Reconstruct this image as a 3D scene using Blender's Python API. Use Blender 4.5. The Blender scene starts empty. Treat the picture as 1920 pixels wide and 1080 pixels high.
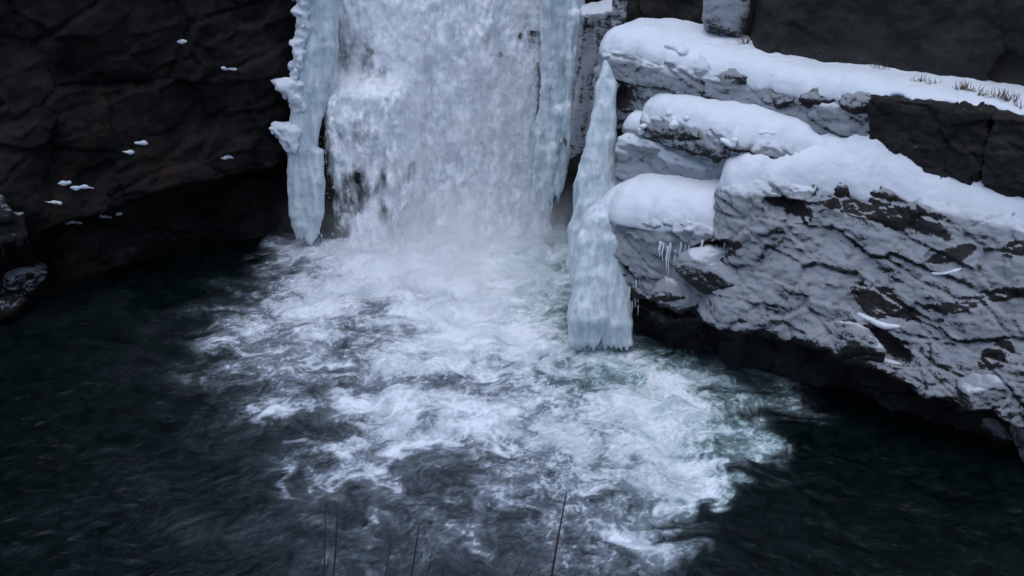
import bpy, math, random, time
import numpy as np
from math import radians
random.seed(7); rng = np.random.default_rng(7)
T0 = time.time()
scene = bpy.context.scene
COL = scene.collection

# ------------------------------------------------------------------ camera
CAM = np.array([0.0, 0.0, 12.0]); PITCH = radians(25.0)
cd = bpy.data.cameras.new('camera'); cam = bpy.data.objects.new('camera', cd); COL.objects.link(cam)
cd.lens = 35.0; cd.sensor_width = 36.0; cd.clip_end = 2000.0
cam.location = CAM; cam.rotation_euler = (radians(90) - PITCH, 0, 0)
scene.camera = cam

# ------------------------------------------------------------------ sky + soft sun (overcast)
SUN_EL, SUN_AZ = radians(76), radians(200)
wd = bpy.data.worlds.new('World'); scene.world = wd; wd.use_nodes = True
nt = wd.node_tree; bg = nt.nodes['Background']
sky = nt.nodes.new('ShaderNodeTexSky'); sky.sky_type = 'NISHITA'; sky.sun_disc = False
sky.sun_elevation = SUN_EL; sky.sun_rotation = SUN_AZ; sky.air_density = 1.3; sky.dust_density = 1.0; sky.ozone_density = 2.0
hs = nt.nodes.new('ShaderNodeHueSaturation'); hs.inputs['Saturation'].default_value = 0.95
nt.links.new(sky.outputs[0], hs.inputs['Color']); nt.links.new(hs.outputs[0], bg.inputs['Color'])
bg.inputs['Strength'].default_value = 0.12
sd = bpy.data.lights.new('sun', 'SUN'); sun = bpy.data.objects.new('sun', sd); COL.objects.link(sun)
sd.energy = 0.6; sd.angle = radians(60); sd.color = (1.0, 0.98, 0.96)
sun.rotation_euler = (radians(90) - SUN_EL, 0, math.pi - SUN_AZ)
sun.location = (0, 0, 40)
vs = scene.view_settings
vs.view_transform = 'Standard'; vs.look = 'None'; vs.exposure = 0.85; vs.gamma = 1.0; vs.use_curve_mapping = False
scene.cycles.use_denoising = True; scene.cycles.use_adaptive_sampling = True; scene.cycles.adaptive_threshold = 0.02
scene.cycles.max_bounces = 6; scene.cycles.diffuse_bounces = 3; scene.cycles.glossy_bounces = 3
scene.cycles.transparent_max_bounces = 12; scene.cycles.volume_bounces = 4
scene.cycles.volume_step_rate = 5.0; scene.cycles.volume_max_steps = 64

# ------------------------------------------------------------------ numpy noise
def _h(ix, iy, iz, seed):
    n = (ix.astype(np.uint32) * np.uint32(374761393) + iy.astype(np.uint32) * np.uint32(668265263)
         + iz.astype(np.uint32) * np.uint32(2147483647) + np.uint32((seed * 974634541) & 0xffffffff))
    n = (n ^ (n >> np.uint32(13))) * np.uint32(1274126177)
    n = (n ^ (n >> np.uint32(15))) * np.uint32(2246822519)
    return n ^ (n >> np.uint32(16))
G = np.array([[1,1,0],[-1,1,0],[1,-1,0],[-1,-1,0],[1,0,1],[-1,0,1],[1,0,-1],[-1,0,-1],
              [0,1,1],[0,-1,1],[0,1,-1],[0,-1,-1],[1,1,0],[-1,1,0],[0,-1,1],[0,-1,-1]], np.float32)
def noise(x, y, z, seed=0):
    x = np.asarray(x, np.float32); y = np.asarray(y, np.float32); z = np.asarray(z, np.float32)
    x, y, z = np.broadcast_arrays(x, y, z)
    fx = np.floor(x); fy = np.floor(y); fz = np.floor(z)
    ix = fx.astype(np.int32); iy = fy.astype(np.int32); iz = fz.astype(np.int32)
    x = x - fx; y = y - fy; z = z - fz
    u = x*x*x*(x*(x*6-15)+10); v = y*y*y*(y*(y*6-15)+10); w = z*z*z*(z*(z*6-15)+10)
    out = np.zeros(x.shape, np.float32)
    for dx in (0, 1):
        for dy in (0, 1):
            for dz in (0, 1):
                g = G[_h(ix+dx, iy+dy, iz+dz, seed) & np.uint32(15)]
                d = g[..., 0]*(x-dx) + g[..., 1]*(y-dy) + g[..., 2]*(z-dz)
                out += d * (u if dx else 1-u) * (v if dy else 1-v) * (w if dz else 1-w)
    return out
def fbm(x, y, z, oct=4, seed=0, gain=0.5, ridged=False):
    a = 1.0; s = 0; t = 0; f = 1.0
    for o in range(oct):
        n = noise(x*f, y*f, z*f, seed+o*17)
        s = s + a * (1 - 2*np.abs(n)*1.4 if ridged else n); t += a; a *= gain; f *= 2.03
    return s / t
def sstep(a, b, x):
    t = np.clip((x-a)/(b-a), 0, 1); return t*t*(3-2*t)
def smin(a, b, k):
    h = np.clip(0.5 + 0.5*(b-a)/k, 0, 1); return b*(1-h) + a*h - k*h*(1-h)
def smax(a, b, k): return -smin(-a, -b, k)
def lerp_tab(x, tab):
    t = np.array(tab, float); return np.interp(x, t[:, 0], t[:, 1]).astype(np.float32)

# ------------------------------------------------------------------ mesh helpers
def surface_nets(S, org, h):
    nx, ny, nz = S.shape
    neg = S < 0
    c = [(i, j, k) for i in (0, 1) for j in (0, 1) for k in (0, 1)]
    cnt = np.zeros((nx-1, ny-1, nz-1), np.uint8)
    for (i, j, k) in c: cnt += neg[i:nx-1+i, j:ny-1+j, k:nz-1+k]
    act = (cnt > 0) & (cnt < 8)
    idx = -np.ones(act.shape, np.int64); A = np.argwhere(act); idx[act] = np.arange(len(A))
    vals = {q: S[A[:, 0]+q[0], A[:, 1]+q[1], A[:, 2]+q[2]] for q in c}
    acc = np.zeros((len(A), 3)); n = np.zeros(len(A))
    for a in c:
        for ax in range(3):
            if a[ax] == 0:
                b = list(a); b[ax] = 1; b = tuple(b)
                va, vb = vals[a], vals[b]; m = (va < 0) != (vb < 0)
                t = np.where(m, va/np.where(m, va-vb, 1), 0)
                p = np.tile(np.array(a, float), (len(A), 1)); p[:, ax] += t
                acc += p*m[:, None]; n += m
    V = (A + acc/n[:, None]) * h + np.array(org)
    Q = []
    for ax in range(3):
        b, d = (ax+1) % 3, (ax+2) % 3
        sl0 = [slice(None)]*3; sl1 = [slice(None)]*3
        sl0[ax] = slice(0, -1); sl1[ax] = slice(1, None)
        ch = neg[tuple(sl0)] != neg[tuple(sl1)]
        E = np.argwhere(ch)
        lim = np.array(act.shape)
        ok = (E[:, b] > 0) & (E[:, d] > 0) & (E[:, b] < lim[b]) & (E[:, d] < lim[d])
        E = E[ok]
        def at_(ob, od):
            I = E.copy(); I[:, b] -= ob; I[:, d] -= od
            return idx[I[:, 0], I[:, 1], I[:, 2]]
        q = np.stack([at_(1, 1), at_(0, 1), at_(0, 0), at_(1, 0)], 1)
        inside = neg[E[:, 0], E[:, 1], E[:, 2]]
        q[~inside] = q[~inside][:, ::-1]
        Q.append(q)
    return V, np.concatenate(Q)
def normals(V, Q):
    a, b, c, d = (V[Q[:, i]] for i in range(4))
    fn = np.cross(c-a, d-b); N = np.zeros_like(V)
    for i in range(4):
        for k in range(3): N[:, k] += np.bincount(Q[:, i], fn[:, k], len(V))
    return N / np.maximum(np.linalg.norm(N, axis=1, keepdims=True), 1e-9)
def relax(V, Q, it=1, lam=0.5):
    e = np.concatenate([Q[:, [0, 1]], Q[:, [1, 2]], Q[:, [2, 3]], Q[:, [3, 0]]]); e = np.concatenate([e, e[:, ::-1]])
    deg = np.maximum(np.bincount(e[:, 0], minlength=len(V)), 1)
    for _ in range(it):
        M = np.stack([np.bincount(e[:, 0], V[e[:, 1], k], len(V)) for k in range(3)], 1) / deg[:, None]
        V = V + lam*(M - V)
    return V
REG = {}
def make_obj(name, V, F, mat=None, parent=None, attrs=None, smooth=True):
    V = np.asarray(V, np.float32); F = np.asarray(F, np.int32); k = F.shape[1]
    me = bpy.data.meshes.new(name)
    me.vertices.add(len(V)); me.vertices.foreach_set('co', V.ravel())
    me.loops.add(F.size); me.loops.foreach_set('vertex_index', F.ravel())
    me.polygons.add(len(F)); me.polygons.foreach_set('loop_start', np.arange(0, F.size, k, dtype=np.int32))
    try: me.polygons.foreach_set('loop_total', np.full(len(F), k, np.int32))
    except Exception: pass
    me.update(calc_edges=True)
    if smooth: me.polygons.foreach_set('use_smooth', np.ones(len(F), bool))
    for an, av in (attrs or {}).items():
        at_ = me.attributes.new(an, 'FLOAT', 'POINT'); at_.data.foreach_set('value', np.asarray(av, np.float32))
    if mat: me.materials.append(mat)
    o = bpy.data.objects.new(name, me); COL.objects.link(o)
    if parent: o.parent = parent
    REG.setdefault(name, []).append((V, F))
    return o
def tag(o, label=None, cat=None, group=None, kind=None):
    if label: o['label'] = label
    if cat: o['category'] = cat
    if group: o['group'] = group
    if kind: o['kind'] = kind
    return o
def empty(name, loc=(0, 0, 0)):
    o = bpy.data.objects.new(name, None); COL.objects.link(o); o.empty_display_size = 0.3
    return o
def grid_quads(nu, nv):
    i = np.arange(nu*nv).reshape(nu, nv)
    return np.stack([i[:-1, :-1], i[1:, :-1], i[1:, 1:], i[:-1, 1:]], -1).reshape(-1, 4)

# ------------------------------------------------------------------ measured points: sight lines of the surveyed photograph
FX = 1920*35/36.0
_R = np.array([1, 0, 0.]); _F = np.array([0, math.cos(PITCH), -math.sin(PITCH)]); _U = np.array([0, math.sin(PITCH), math.cos(PITCH)])
SURV = np.array([0, 0, 12.0])
def _ray(px, py): return _F + _R*(px-960)/FX + _U*(540-py)/FX
def at_z(px, py, z=0.0): d = _ray(px, py); return SURV + d*(z-SURV[2])/d[2]
def at_y(px, py, y): d = _ray(px, py); return SURV + d*y/d[1]
# outcrop frame: u along the face, w into the rock, z up
OO = np.array([2.3, 22.2, 0.0]); OU = np.array([.837, -.547, 0]); OW = np.array([.547, .837, 0])
def loc2w(P): P = np.asarray(P, float); return OO + P[..., :1]*OU + P[..., 1:2]*OW + P[..., 2:3]*np.array([0, 0, 1.])
def at_w(px, py, w):                       # local u,w,z of a sight line on the plane w
    d = _ray(px, py); t = (w - np.dot(SURV-OO, OW))/np.dot(d, OW); P = SURV + d*t - OO
    return np.array([np.dot(P, OU), w, P[2]])

# ------------------------------------------------------------------ materials
def mat_new(name):
    m = bpy.data.materials.new(name); m.use_nodes = True
    n = m.node_tree.nodes; l = m.node_tree.links
    return m, n, l, n['Principled BSDF']
def tex_noise(n, l, scale, detail=6, rough=0.6, vec=None, dist=0.0):
    t = n.new('ShaderNodeTexNoise'); t.inputs['Scale'].default_value = scale; t.inputs['Detail'].default_value = detail
    t.inputs['Roughness'].default_value = rough; t.inputs['Distortion'].default_value = dist
    if vec is not None: l.new(vec, t.inputs['Vector'])
    return t
def ramp(n, l, src, stops):
    r = n.new('ShaderNodeValToRGB'); l.new(src, r.inputs[0])
    e = r.color_ramp.elements
    while len(e) > 1: e.remove(e[-1])
    e[0].position, e[0].color = stops[0][0], (*stops[0][1], 1) if len(stops[0][1]) == 3 else stops[0][1]
    for p, c in stops[1:]:
        q = e.new(p); q.color = (*c, 1)
    return r
def mathn(n, l, op, a, b=None, clamp=False):
    m = n.new('ShaderNodeMath'); m.operation = op; m.use_clamp = clamp
    for i, v in enumerate((a, b)):
        if v is None: continue
        if isinstance(v, (int, float)): m.inputs[i].default_value = v
        else: l.new(v, m.inputs[i])
    return m.outputs[0]
def mixc(n, l, fac, a, b):
    m = n.new('ShaderNodeMix'); m.data_type = 'RGBA'
    if isinstance(fac, (int, float)): m.inputs[0].default_value = fac
    else: l.new(fac, m.inputs[0])
    for i, v in ((6, a), (7, b)):
        if isinstance(v, tuple): m.inputs[i].default_value = (*v, 1)
        else: l.new(v, m.inputs[i])
    return m.outputs[2]
def maprange(n, l, v, a, b, c=0.0, d=1.0, smooth=True):
    m = n.new('ShaderNodeMapRange'); m.interpolation_type = 'SMOOTHSTEP' if smooth else 'LINEAR'
    l.new(v, m.inputs[0])
    for i, x in zip((1, 2, 3, 4), (a, b, c, d)): m.inputs[i].default_value = x
    return m.outputs[0]
def bump(n, l, h, strength, dist, prev=None):
    b = n.new('ShaderNodeBump'); b.inputs['Strength'].default_value = strength; b.inputs['Distance'].default_value = dist
    l.new(h, b.inputs['Height'])
    if prev is not None: l.new(prev, b.inputs['Normal'])
    return b.outputs[0]
def attr(n, name):
    a = n.new('ShaderNodeAttribute'); a.attribute_name = name; return a.outputs['Fac']

def mat_rock(name, c_dark, c_light, c_stain, frost=True, spec=0.35, stain_amt=0.5):
    m, n, l, p = mat_new(name)
    tc = n.new('ShaderNodeTexCoord').outputs['Object']
    n1 = tex_noise(n, l, 0.9, 8, 0.62, tc); n2 = tex_noise(n, l, 7.0, 8, 0.7, tc); n3 = tex_noise(n, l, 0.55, 5, 0.6, tc)
    n3.inputs['Distortion'].default_value = 0.6
    n4 = tex_noise(n, l, 28.0, 6, 0.7, tc)
    base = mixc(n, l, maprange(n, l, n1.outputs[0], 0.35, 0.68), c_dark, c_light)
    st = maprange(n, l, n3.outputs[0], 0.54, 0.72, 0, stain_amt)
    base = mixc(n, l, st, base, c_stain)
    v = maprange(n, l, n2.outputs[0], 0.3, 0.7, 0.6, 1.35, False)
    hsv = n.new('ShaderNodeHueSaturation'); l.new(base, hsv.inputs['Color']); l.new(v, hsv.inputs['Value']); base = hsv.outputs[0]
    rough = maprange(n, l, n2.outputs[0], 0.3, 0.7, 0.45, 0.8, False)
    if frost:
        f = attr(n, 'frost')
        a = mathn(n, l, 'ADD', f, mathn(n, l, 'MULTIPLY', mathn(n, l, 'SUBTRACT', n4.outputs[0], 0.5), 0.75))
        a = mathn(n, l, 'ADD', a, mathn(n, l, 'MULTIPLY', mathn(n, l, 'SUBTRACT', n2.outputs[0], 0.5), 0.7))
        ma = n.new('ShaderNodeMapping'); ma.inputs['Scale'].default_value = (1, 1, 2.3); ma.inputs['Rotation'].default_value = (0.12, 0.08, 0); l.new(tc, ma.inputs[0])
        n5 = tex_noise(n, l, 6.5, 9, 0.72, ma.outputs[0], 0.3)
        a = mathn(n, l, 'ADD', a, mathn(n, l, 'MULTIPLY', mathn(n, l, 'SUBTRACT', n5.outputs[0], 0.5), 1.5))
        fm = maprange(n, l, a, 0.30, 0.58)
        fcol = mixc(n, l, maprange(n, l, f, 0.86, 1.0), (0.31, 0.326, 0.355), (0.66, 0.695, 0.745))
        base = mixc(n, l, fm, base, fcol)
        mx = n.new('ShaderNodeMix'); l.new(fm, mx.inputs[0]); l.new(rough, mx.inputs[2]); mx.inputs[3].default_value = 0.85; rough = mx.outputs[0]
    l.new(base, p.inputs['Base Color']); l.new(rough, p.inputs['Roughness'])
    p.inputs['Specular IOR Level'].default_value = spec
    b = bump(n, l, n2.outputs[0], 0.45, 0.06); b = bump(n, l, n4.outputs[0], 0.5, 0.025, b)
    if frost: b = bump(n, l, n5.outputs[0], 0.6, 0.06, b)
    l.new(b, p.inputs['Normal'])
    return m
M_ROCK = mat_rock('rock_frosted', (0.008, 0.0075, 0.008), (0.026, 0.0245, 0.024), (0.022, 0.015, 0.011))
M_CLIFF = mat_rock('rock_wet_dark', (0.0022, 0.0019, 0.0019), (0.021, 0.0178, 0.0160), (0.040, 0.019, 0.0095), frost=True, spec=0.14, stain_amt=0.8)
M_BACK = mat_rock('rock_grey_cliff', (0.011, 0.0105, 0.010), (0.036, 0.034, 0.032), (0.022, 0.017, 0.013), frost=True, spec=0.25)

def mat_snow():
    m, n, l, p = mat_new('snow')
    tc = n.new('ShaderNodeTexCoord').outputs['Object']
    n1 = tex_noise(n, l, 3.0, 6, 0.6, tc); n2 = tex_noise(n, l, 40.0, 4, 0.7, tc)
    l.new(mixc(n, l, n1.outputs[0], (0.66, 0.70, 0.76), (0.74, 0.77, 0.81)), p.inputs['Base Color'])
    p.inputs['Roughness'].default_value = 0.75; p.inputs['Specular IOR Level'].default_value = 0.15
    b = bump(n, l, n1.outputs[0], 0.4, 0.07); b = bump(n, l, n2.outputs[0], 0.5, 0.02, b); l.new(b, p.inputs['Normal'])
    return m
M_SNOW = mat_snow()
def mat_ice():
    m, n, l, p = mat_new('ice')
    tc = n.new('ShaderNodeTexCoord').outputs['Object']
    mp = n.new('ShaderNodeMapping'); mp.inputs['Scale'].default_value = (1, 1, 0.18); l.new(tc, mp.inputs[0])
    n1 = tex_noise(n, l, 6.0, 8, 0.68, mp.outputs[0]); n2 = tex_noise(n, l, 18.0, 5, 0.65, tc)
    c = mixc(n, l, maprange(n, l, n1.outputs[0], 0.3, 0.7), (0.40, 0.485, 0.53), (0.72, 0.77, 0.80))
    fr = mathn(n, l, 'ADD', attr(n, 'frost'), mathn(n, l, 'MULTIPLY', mathn(n, l, 'SUBTRACT', n2.outputs[0], 0.5), 0.8))
    fm = maprange(n, l, fr, 0.5, 0.8)
    c = mixc(n, l, fm, c, (0.80, 0.83, 0.88))
    l.new(c, p.inputs['Base Color']); p.inputs['Roughness'].default_value = 0.38
    p.inputs['Specular IOR Level'].default_value = 0.4
    p.inputs['Subsurface Weight'].default_value = 0.35; p.inputs['Subsurface Radius'].default_value = (0.08, 0.14, 0.18)
    b = bump(n, l, n1.outputs[0], 0.45, 0.07); b = bump(n, l, n2.outputs[0], 0.35, 0.02, b); l.new(b, p.inputs['Normal'])
    return m
M_ICE = mat_ice()
def mat_plain(name, col, rough=0.7):
    m, n, l, p = mat_new(name)
    tc = n.new('ShaderNodeTexCoord').outputs['Object']; t = tex_noise(n, l, 12, 4, 0.6, tc)
    l.new(mixc(n, l, t.outputs[0], tuple(0.6*c for c in col), tuple(1.3*c for c in col)), p.inputs['Base Color'])
    p.inputs['Roughness'].default_value = rough
    return m
M_STEM = mat_plain('shoot_bark', (0.045, 0.022, 0.022), 0.5)
M_GRASS = mat_plain('dry_grass', (0.17, 0.125, 0.08), 0.8)
M_TWIG = mat_plain('bare_twig', (0.07, 0.055, 0.045), 0.8)

# ------------------------------------------------------------------ water surface
def mat_water():
    m, n, l, p = mat_new('water_foam')
    tc = n.new('ShaderNodeTexCoord').outputs['Object']
    foam = attr(n, 'foam'); milk = attr(n, 'milk')
    n1 = tex_noise(n, l, 9.0, 7, 0.68, tc, 0.8); n2 = tex_noise(n, l, 2.2, 7, 0.62, tc, 1.0)
    nl = n.new('ShaderNodeMapping'); nl.inputs['Scale'].default_value = (1.0, 1.15, 1); nl.inputs['Rotation'].default_value = (0, 0, 0.5); l.new(tc, nl.inputs[0])
    n3 = tex_noise(n, l, 2.6, 6, 0.62, nl.outputs[0], 0.7)
    deep = mixc(n, l, maprange(n, l, n2.outputs[0], 0.35, 0.7), (0.0008, 0.0027, 0.0029), (0.0030, 0.0094, 0.0088))
    fine = mathn(n, l, 'MULTIPLY', mathn(n, l, 'SUBTRACT', n1.outputs[0], 0.5), mathn(n, l, 'MINIMUM', mathn(n, l, 'MULTIPLY', foam, 1.5), 0.22))
    nw = tex_noise(n, l, 1.6, 5, 0.6, tc)
    sc_ = n.new('ShaderNodeVectorMath'); sc_.operation = 'MULTIPLY_ADD'; l.new(nw.outputs[1], sc_.inputs[0]); sc_.inputs[1].default_value = (.9, .9, 0); l.new(tc, sc_.inputs[2])
    lines = None
    for sc0, wd0, am in ((1.7, .05, .55), (3.9, .09, .40), (8.0, .13, .25)):
        vo = n.new('ShaderNodeTexVoronoi'); vo.feature = 'DISTANCE_TO_EDGE'; vo.inputs['Scale'].default_value = sc0; l.new(sc_.outputs[0], vo.inputs['Vector'])
        e_ = maprange(n, l, vo.outputs['Distance'], 0.0, wd0, am, 0.0); lines = e_ if lines is None else mathn(n, l, 'ADD', lines, e_)
    lines = mathn(n, l, 'MULTIPLY', lines, maprange(n, l, n2.outputs[0], 0.42, 0.62, 0.05, 1.0))
    band = mathn(n, l, 'MULTIPLY', maprange(n, l, foam, 0.035, 0.20), maprange(n, l, foam, 0.35, 0.85, 1.0, 0.25))
    fine = mathn(n, l, 'ADD', fine, mathn(n, l, 'MULTIPLY', lines, mathn(n, l, 'MULTIPLY', band, 0.48)))
    fm = mathn(n, l, 'ADD', foam, fine, True)
    tint = mixc(n, l, milk, (0.30, 0.345, 0.40), (0.27, 0.375, 0.385))
    lo_ = mixc(n, l, maprange(n, l, fm, 0.0, 0.45, 0, 1, False), deep, tint)
    col = mixc(n, l, maprange(n, l, fm, 0.30, 1.0, 0, 1, False), lo_, (0.76, 0.80, 0.85))
    l.new(col, p.inputs['Base Color'])
    l.new(maprange(n, l, fm, 0.0, 0.35, 0.14, 0.75, False), p.inputs['Roughness'])
    p.inputs['IOR'].default_value = 1.33; p.inputs['Specular IOR Level'].default_value = 0.5
    b = bump(n, l, n3.outputs[0], 0.45, 0.12); b = bump(n, l, n1.outputs[0], 0.25, 0.03, b); l.new(b, p.inputs['Normal'])
    return m
M_WATER = mat_water()

def seg_dist(X, Y, pts):
    D = np.full(X.shape, 1e9, np.float32)
    for (a, b) in zip(pts[:-1], pts[1:]):
        dx, dy = b[0]-a[0], b[1]-a[1]; L = dx*dx+dy*dy+1e-9
        t = np.clip(((X-a[0])*dx + (Y-a[1])*dy)/L, 0, 1)
        D = np.minimum(D, np.hypot(X-a[0]-t*dx, Y-a[1]-t*dy))
    return D
def curl_warp(X, Y, seed, scale, amp, steps=4):
    e = 0.02
    for s in range(steps):
        def psi(a, b): return noise(a*scale, b*scale, seed*1.37+0.5, seed)
        vx = (psi(X, Y+e)-psi(X, Y-e))/(2*e*scale); vy = -(psi(X+e, Y)-psi(X-e, Y))/(2*e*scale)
        X = X + vx*amp/steps; Y = Y + vy*amp/steps
    return X, Y

def voro(x, y, seed):
    ix = np.floor(x).astype(np.int32); iy = np.floor(y).astype(np.int32)
    f1 = np.full(x.shape, 9., np.float32); f2 = f1.copy(); hid = np.zeros(x.shape, np.uint32); cx = np.zeros_like(f1); cy = np.zeros_like(f1)
    for dx in (-1, 0, 1):
        for dy in (-1, 0, 1):
            h = _h(ix+dx, iy+dy, ix*0, seed)
            px = ix+dx+((h & np.uint32(1023))/1023.).astype(np.float32); py = iy+dy+(((h >> np.uint32(10)) & np.uint32(1023))/1023.).astype(np.float32)
            d = np.hypot(x-px, y-py); m = d < f1
            f2 = np.where(m, f1, np.minimum(f2, d)); f1 = np.where(m, d, f1); hid = np.where(m, h, hid); cx = np.where(m, px, cx); cy = np.where(m, py, cy)
    q = hid ^ (hid >> np.uint32(7)); q = q*np.uint32(2654435761)
    r = [((q >> np.uint32(k)) & np.uint32(255))/127.5-1.0 for k in (3, 12, 22)]
    return r, f2-f1, x-cx, y-cy
def build_water():
    xs = np.concatenate([np.linspace(-40, -15.2, 40), np.arange(-15, 12.5, 0.045), np.linspace(12.7, 40, 40)])
    ys = np.concatenate([np.linspace(-2, 11.8, 30), np.arange(12, 30.2, 0.045), np.linspace(30.4, 33, 8)])
    X, Y = np.meshgrid(xs, ys, indexing='ij'); X = X.astype(np.float32); Y = Y.astype(np.float32)
    P = lambda *pts: [at_z(a, b)[:2] for a, b in pts]
    # pool brightness, foam plus painted-in mist light, noted at points (0..9), carried to world positions and interpolated there
    rows = {
     470: '500:1 550:4 620:7 690:8 760:9 830:9 900:9 970:8 1040:6 1062:5',
     520: '450:.6 500:1.5 550:4 600:7 660:9 720:9 780:8.5 850:8.5 920:8 980:7 1040:5',
     560: '380:.5 450:1.5 500:4 560:7 620:7 680:6 740:6 800:7 870:8 930:8 990:6 1040:4',
     600: '340:.5 400:1.2 450:3 500:5 560:6 620:5 660:3 700:2.5 750:6 800:8 870:9 930:9 980:7 1020:5 1060:4',
     640: '300:.4 360:1 420:3 480:4 540:4 600:4 640:3 680:3 720:5 760:5 800:6 850:8 900:9 960:8 1010:7 1060:4 1120:4 1180:3 1230:1',
     680: '280:.4 330:1 400:2 460:3 520:3 570:3 640:3 700:5 760:6 810:7 850:8 900:6 940:4 980:5 1020:7 1060:6 1100:4 1150:5 1200:6 1260:5 1310:3 1360:2 1420:2 1460:.5',
     720: '260:.4 320:.7 400:1.2 460:1.8 520:2 580:2 640:3 690:5 740:5 780:4 830:4 880:5 920:4 970:3.5 1010:4 1060:4 1110:4 1160:6 1210:7 1260:7 1310:6 1345:2.5 1380:1 1430:2.5 1470:2.5 1510:1.2 1550:0',
     760: '300:.3 400:.8 480:1.5 520:4.5 560:2 620:2.2 680:6 720:7 760:7 800:6 860:7 900:7 940:5 1000:4 1050:4 1100:4.5 1150:6 1200:8 1250:7 1300:6 1340:3 1380:2 1430:2.5 1490:2 1520:.3 1580:0',
     800: '300:.3 500:1 560:1.3 620:2 670:5 710:7 750:5 800:6 850:6.5 900:7 950:7 1000:6 1050:6 1100:6 1150:7 1200:7 1250:6 1300:4 1340:3 1390:4 1440:4 1475:2 1510:0',
     840: '300:.3 500:.8 560:1.5 620:2 680:5 720:4 760:2 800:2.5 850:2.5 900:2.5 950:3 1000:5 1050:6 1100:5.5 1150:6 1200:8 1250:8.5 1290:7.5 1340:6 1390:5 1430:4 1460:1.5 1490:0',
     880: '300:.4 500:1.2 560:1 620:2 680:4 710:4 760:2 820:1.5 880:1.7 940:2.5 1000:3.5 1050:4 1100:4 1150:3.5 1200:4 1240:5 1290:6.5 1340:6 1380:4.5 1410:1.5 1440:0',
     920: '300:.4 500:.8 560:1.2 620:1.7 680:2.8 740:1.8 800:1.5 870:1.5 940:2.5 1000:3 1060:3.5 1120:4 1180:4 1230:4.5 1290:6 1330:4.5 1360:1.5 1390:0',
     960: '300:.4 500:.7 600:1.3 700:1.8 800:1.5 900:1.5 960:2.7 1000:2 1060:2 1110:3 1150:4 1200:5 1250:5.5 1290:3.5 1315:.8 1340:0',
     1000: '300:.4 500:.7 600:1.2 700:1.8 800:1.7 900:1.5 1000:1.5 1080:2 1130:3 1180:4 1230:4.5 1262:2.5 1285:.5 1310:0',
     1050: '300:.4 500:.6 600:1 700:1.5 800:1.6 900:1.5 1000:1.4 1100:2 1160:3.5 1220:4 1252:1.5 1275:.2 1300:0',
     1110: '300:.3 600:.8 800:1.3 1000:1.2 1150:2 1200:2 1240:.5 1270:0'}
    smp = []
    for y_, t_ in rows.items():
        pr = [tuple(float(q) for q in e.split(':')) for e in t_.split()]
        if y_ > 560: pr = [(-150., 0.), (80., pr[0][1]*.45)] + pr
        for x_ in np.arange(pr[0][0]-120, pr[-1][0]+200, 22):
            v_ = np.interp(x_, [p[0] for p in pr], [p[1] for p in pr], left=0 if x_ < pr[0][0]-30 else pr[0][1], right=0 if y_ > 650 else pr[-1][1])
            w_ = at_z(x_, y_); smp.append((w_[0], w_[1], v_/9))
    smp = np.array(smp)
    gx = np.arange(-16, 12.5, .14); gy = np.arange(11, 31, .14); GX, GY = np.meshgrid(gx, gy, indexing='ij')
    num = np.zeros_like(GX); den = np.full_like(GX, 1e-4)
    for x_, y_, v_ in smp:
        i0, i1 = np.searchsorted(gx, [x_-1.6, x_+1.6]); j0, j1 = np.searchsorted(gy, [y_-2.2, y_+2.2])
        sl = (slice(i0, i1), slice(j0, j1)); sy = .30+.025*max(0, y_-14)*1.6
        g = np.exp(-((GX[sl]-x_)/.24)**2 - ((GY[sl]-y_)/sy)**2); num[sl] += g*v_; den[sl] += g
    GD = num/den
    def look(x, y):
        fx = np.clip((x-gx[0])/.14, 0, len(gx)-1.01); fy = np.clip((y-gy[0])/.14, 0, len(gy)-1.01)
        i = fx.astype(int); j = fy.astype(int); fx = fx-i; fy = fy-j
        return ((GD[i, j]*(1-fx)+GD[i+1, j]*fx)*(1-fy) + (GD[i, j+1]*(1-fx)+GD[i+1, j+1]*fx)*fy).astype(np.float32)
    wx, wy = curl_warp(X, Y, 3, 0.7, 0.42); wx, wy = curl_warp(wx, wy, 5, 2.0, 0.22); wx, wy = curl_warp(wx, wy, 6, 4.5, 0.10, 2)
    D = look(wx, wy)
    ax, ay = curl_warp(X, Y, 11, 0.8, 0.20, 3); ax, ay = curl_warp(ax, ay, 12, 2.0, 0.12, 3); ax, ay = curl_warp(ax, ay, 13, 5.0, 0.06, 2)
    r1 = 1-np.abs(noise(ax*1.15, ay*1.35, 0.3, 21))*2.6; r2 = 1-np.abs(noise(ax*2.6, ay*2.9, 0.7, 22))*2.5; r3 = 1-np.abs(noise(ax*5.5, ay*6.2, 0.1, 23))*2.4
    lace = 0.42*r1 + 0.34*r2 + 0.24*r3
    soft = 0.5 + 0.95*fbm(ax*0.9, ay*1.05, 0.0, 5, 31, 0.58)
    fine = fbm(ax*4.0, ay*4.4, 0.0, 4, 33, 0.65)
    patch = sstep(0.30, 0.70, 0.5+0.9*fbm(X*.55, Y*.6, 7., 3, 35))
    lx = X + .16*fbm(X*1.6, Y*1.6, 2., 4, 36, .6); ly = Y + .16*fbm(X*1.6, Y*1.6, 9., 4, 37, .6)
    _, e1, _, _ = voro(lx*1.35, ly*1.55, 701); _, e2, _, _ = voro(lx*3.1, ly*3.5, 702); _, e3, _, _ = voro(lx*6.5, ly*7.2, 703)
    cell = np.exp(-(e1/.075)**2)*.8*np.clip(.4+1.5*fine, 0, 1.2) + np.exp(-(e2/.11)**2)*.55*sstep(.3, .7, soft) + np.exp(-(e3/.16)**2)*.28
    web = .85*cell*(.3+.7*patch) + .45*(np.clip(r1, 0, 1)**7*0.75 + np.clip(r2, 0, 1)**6*0.75*sstep(.35, .75, soft) + np.clip(r3, 0, 1)**4*0.35)*(.35+.65*patch)
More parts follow.
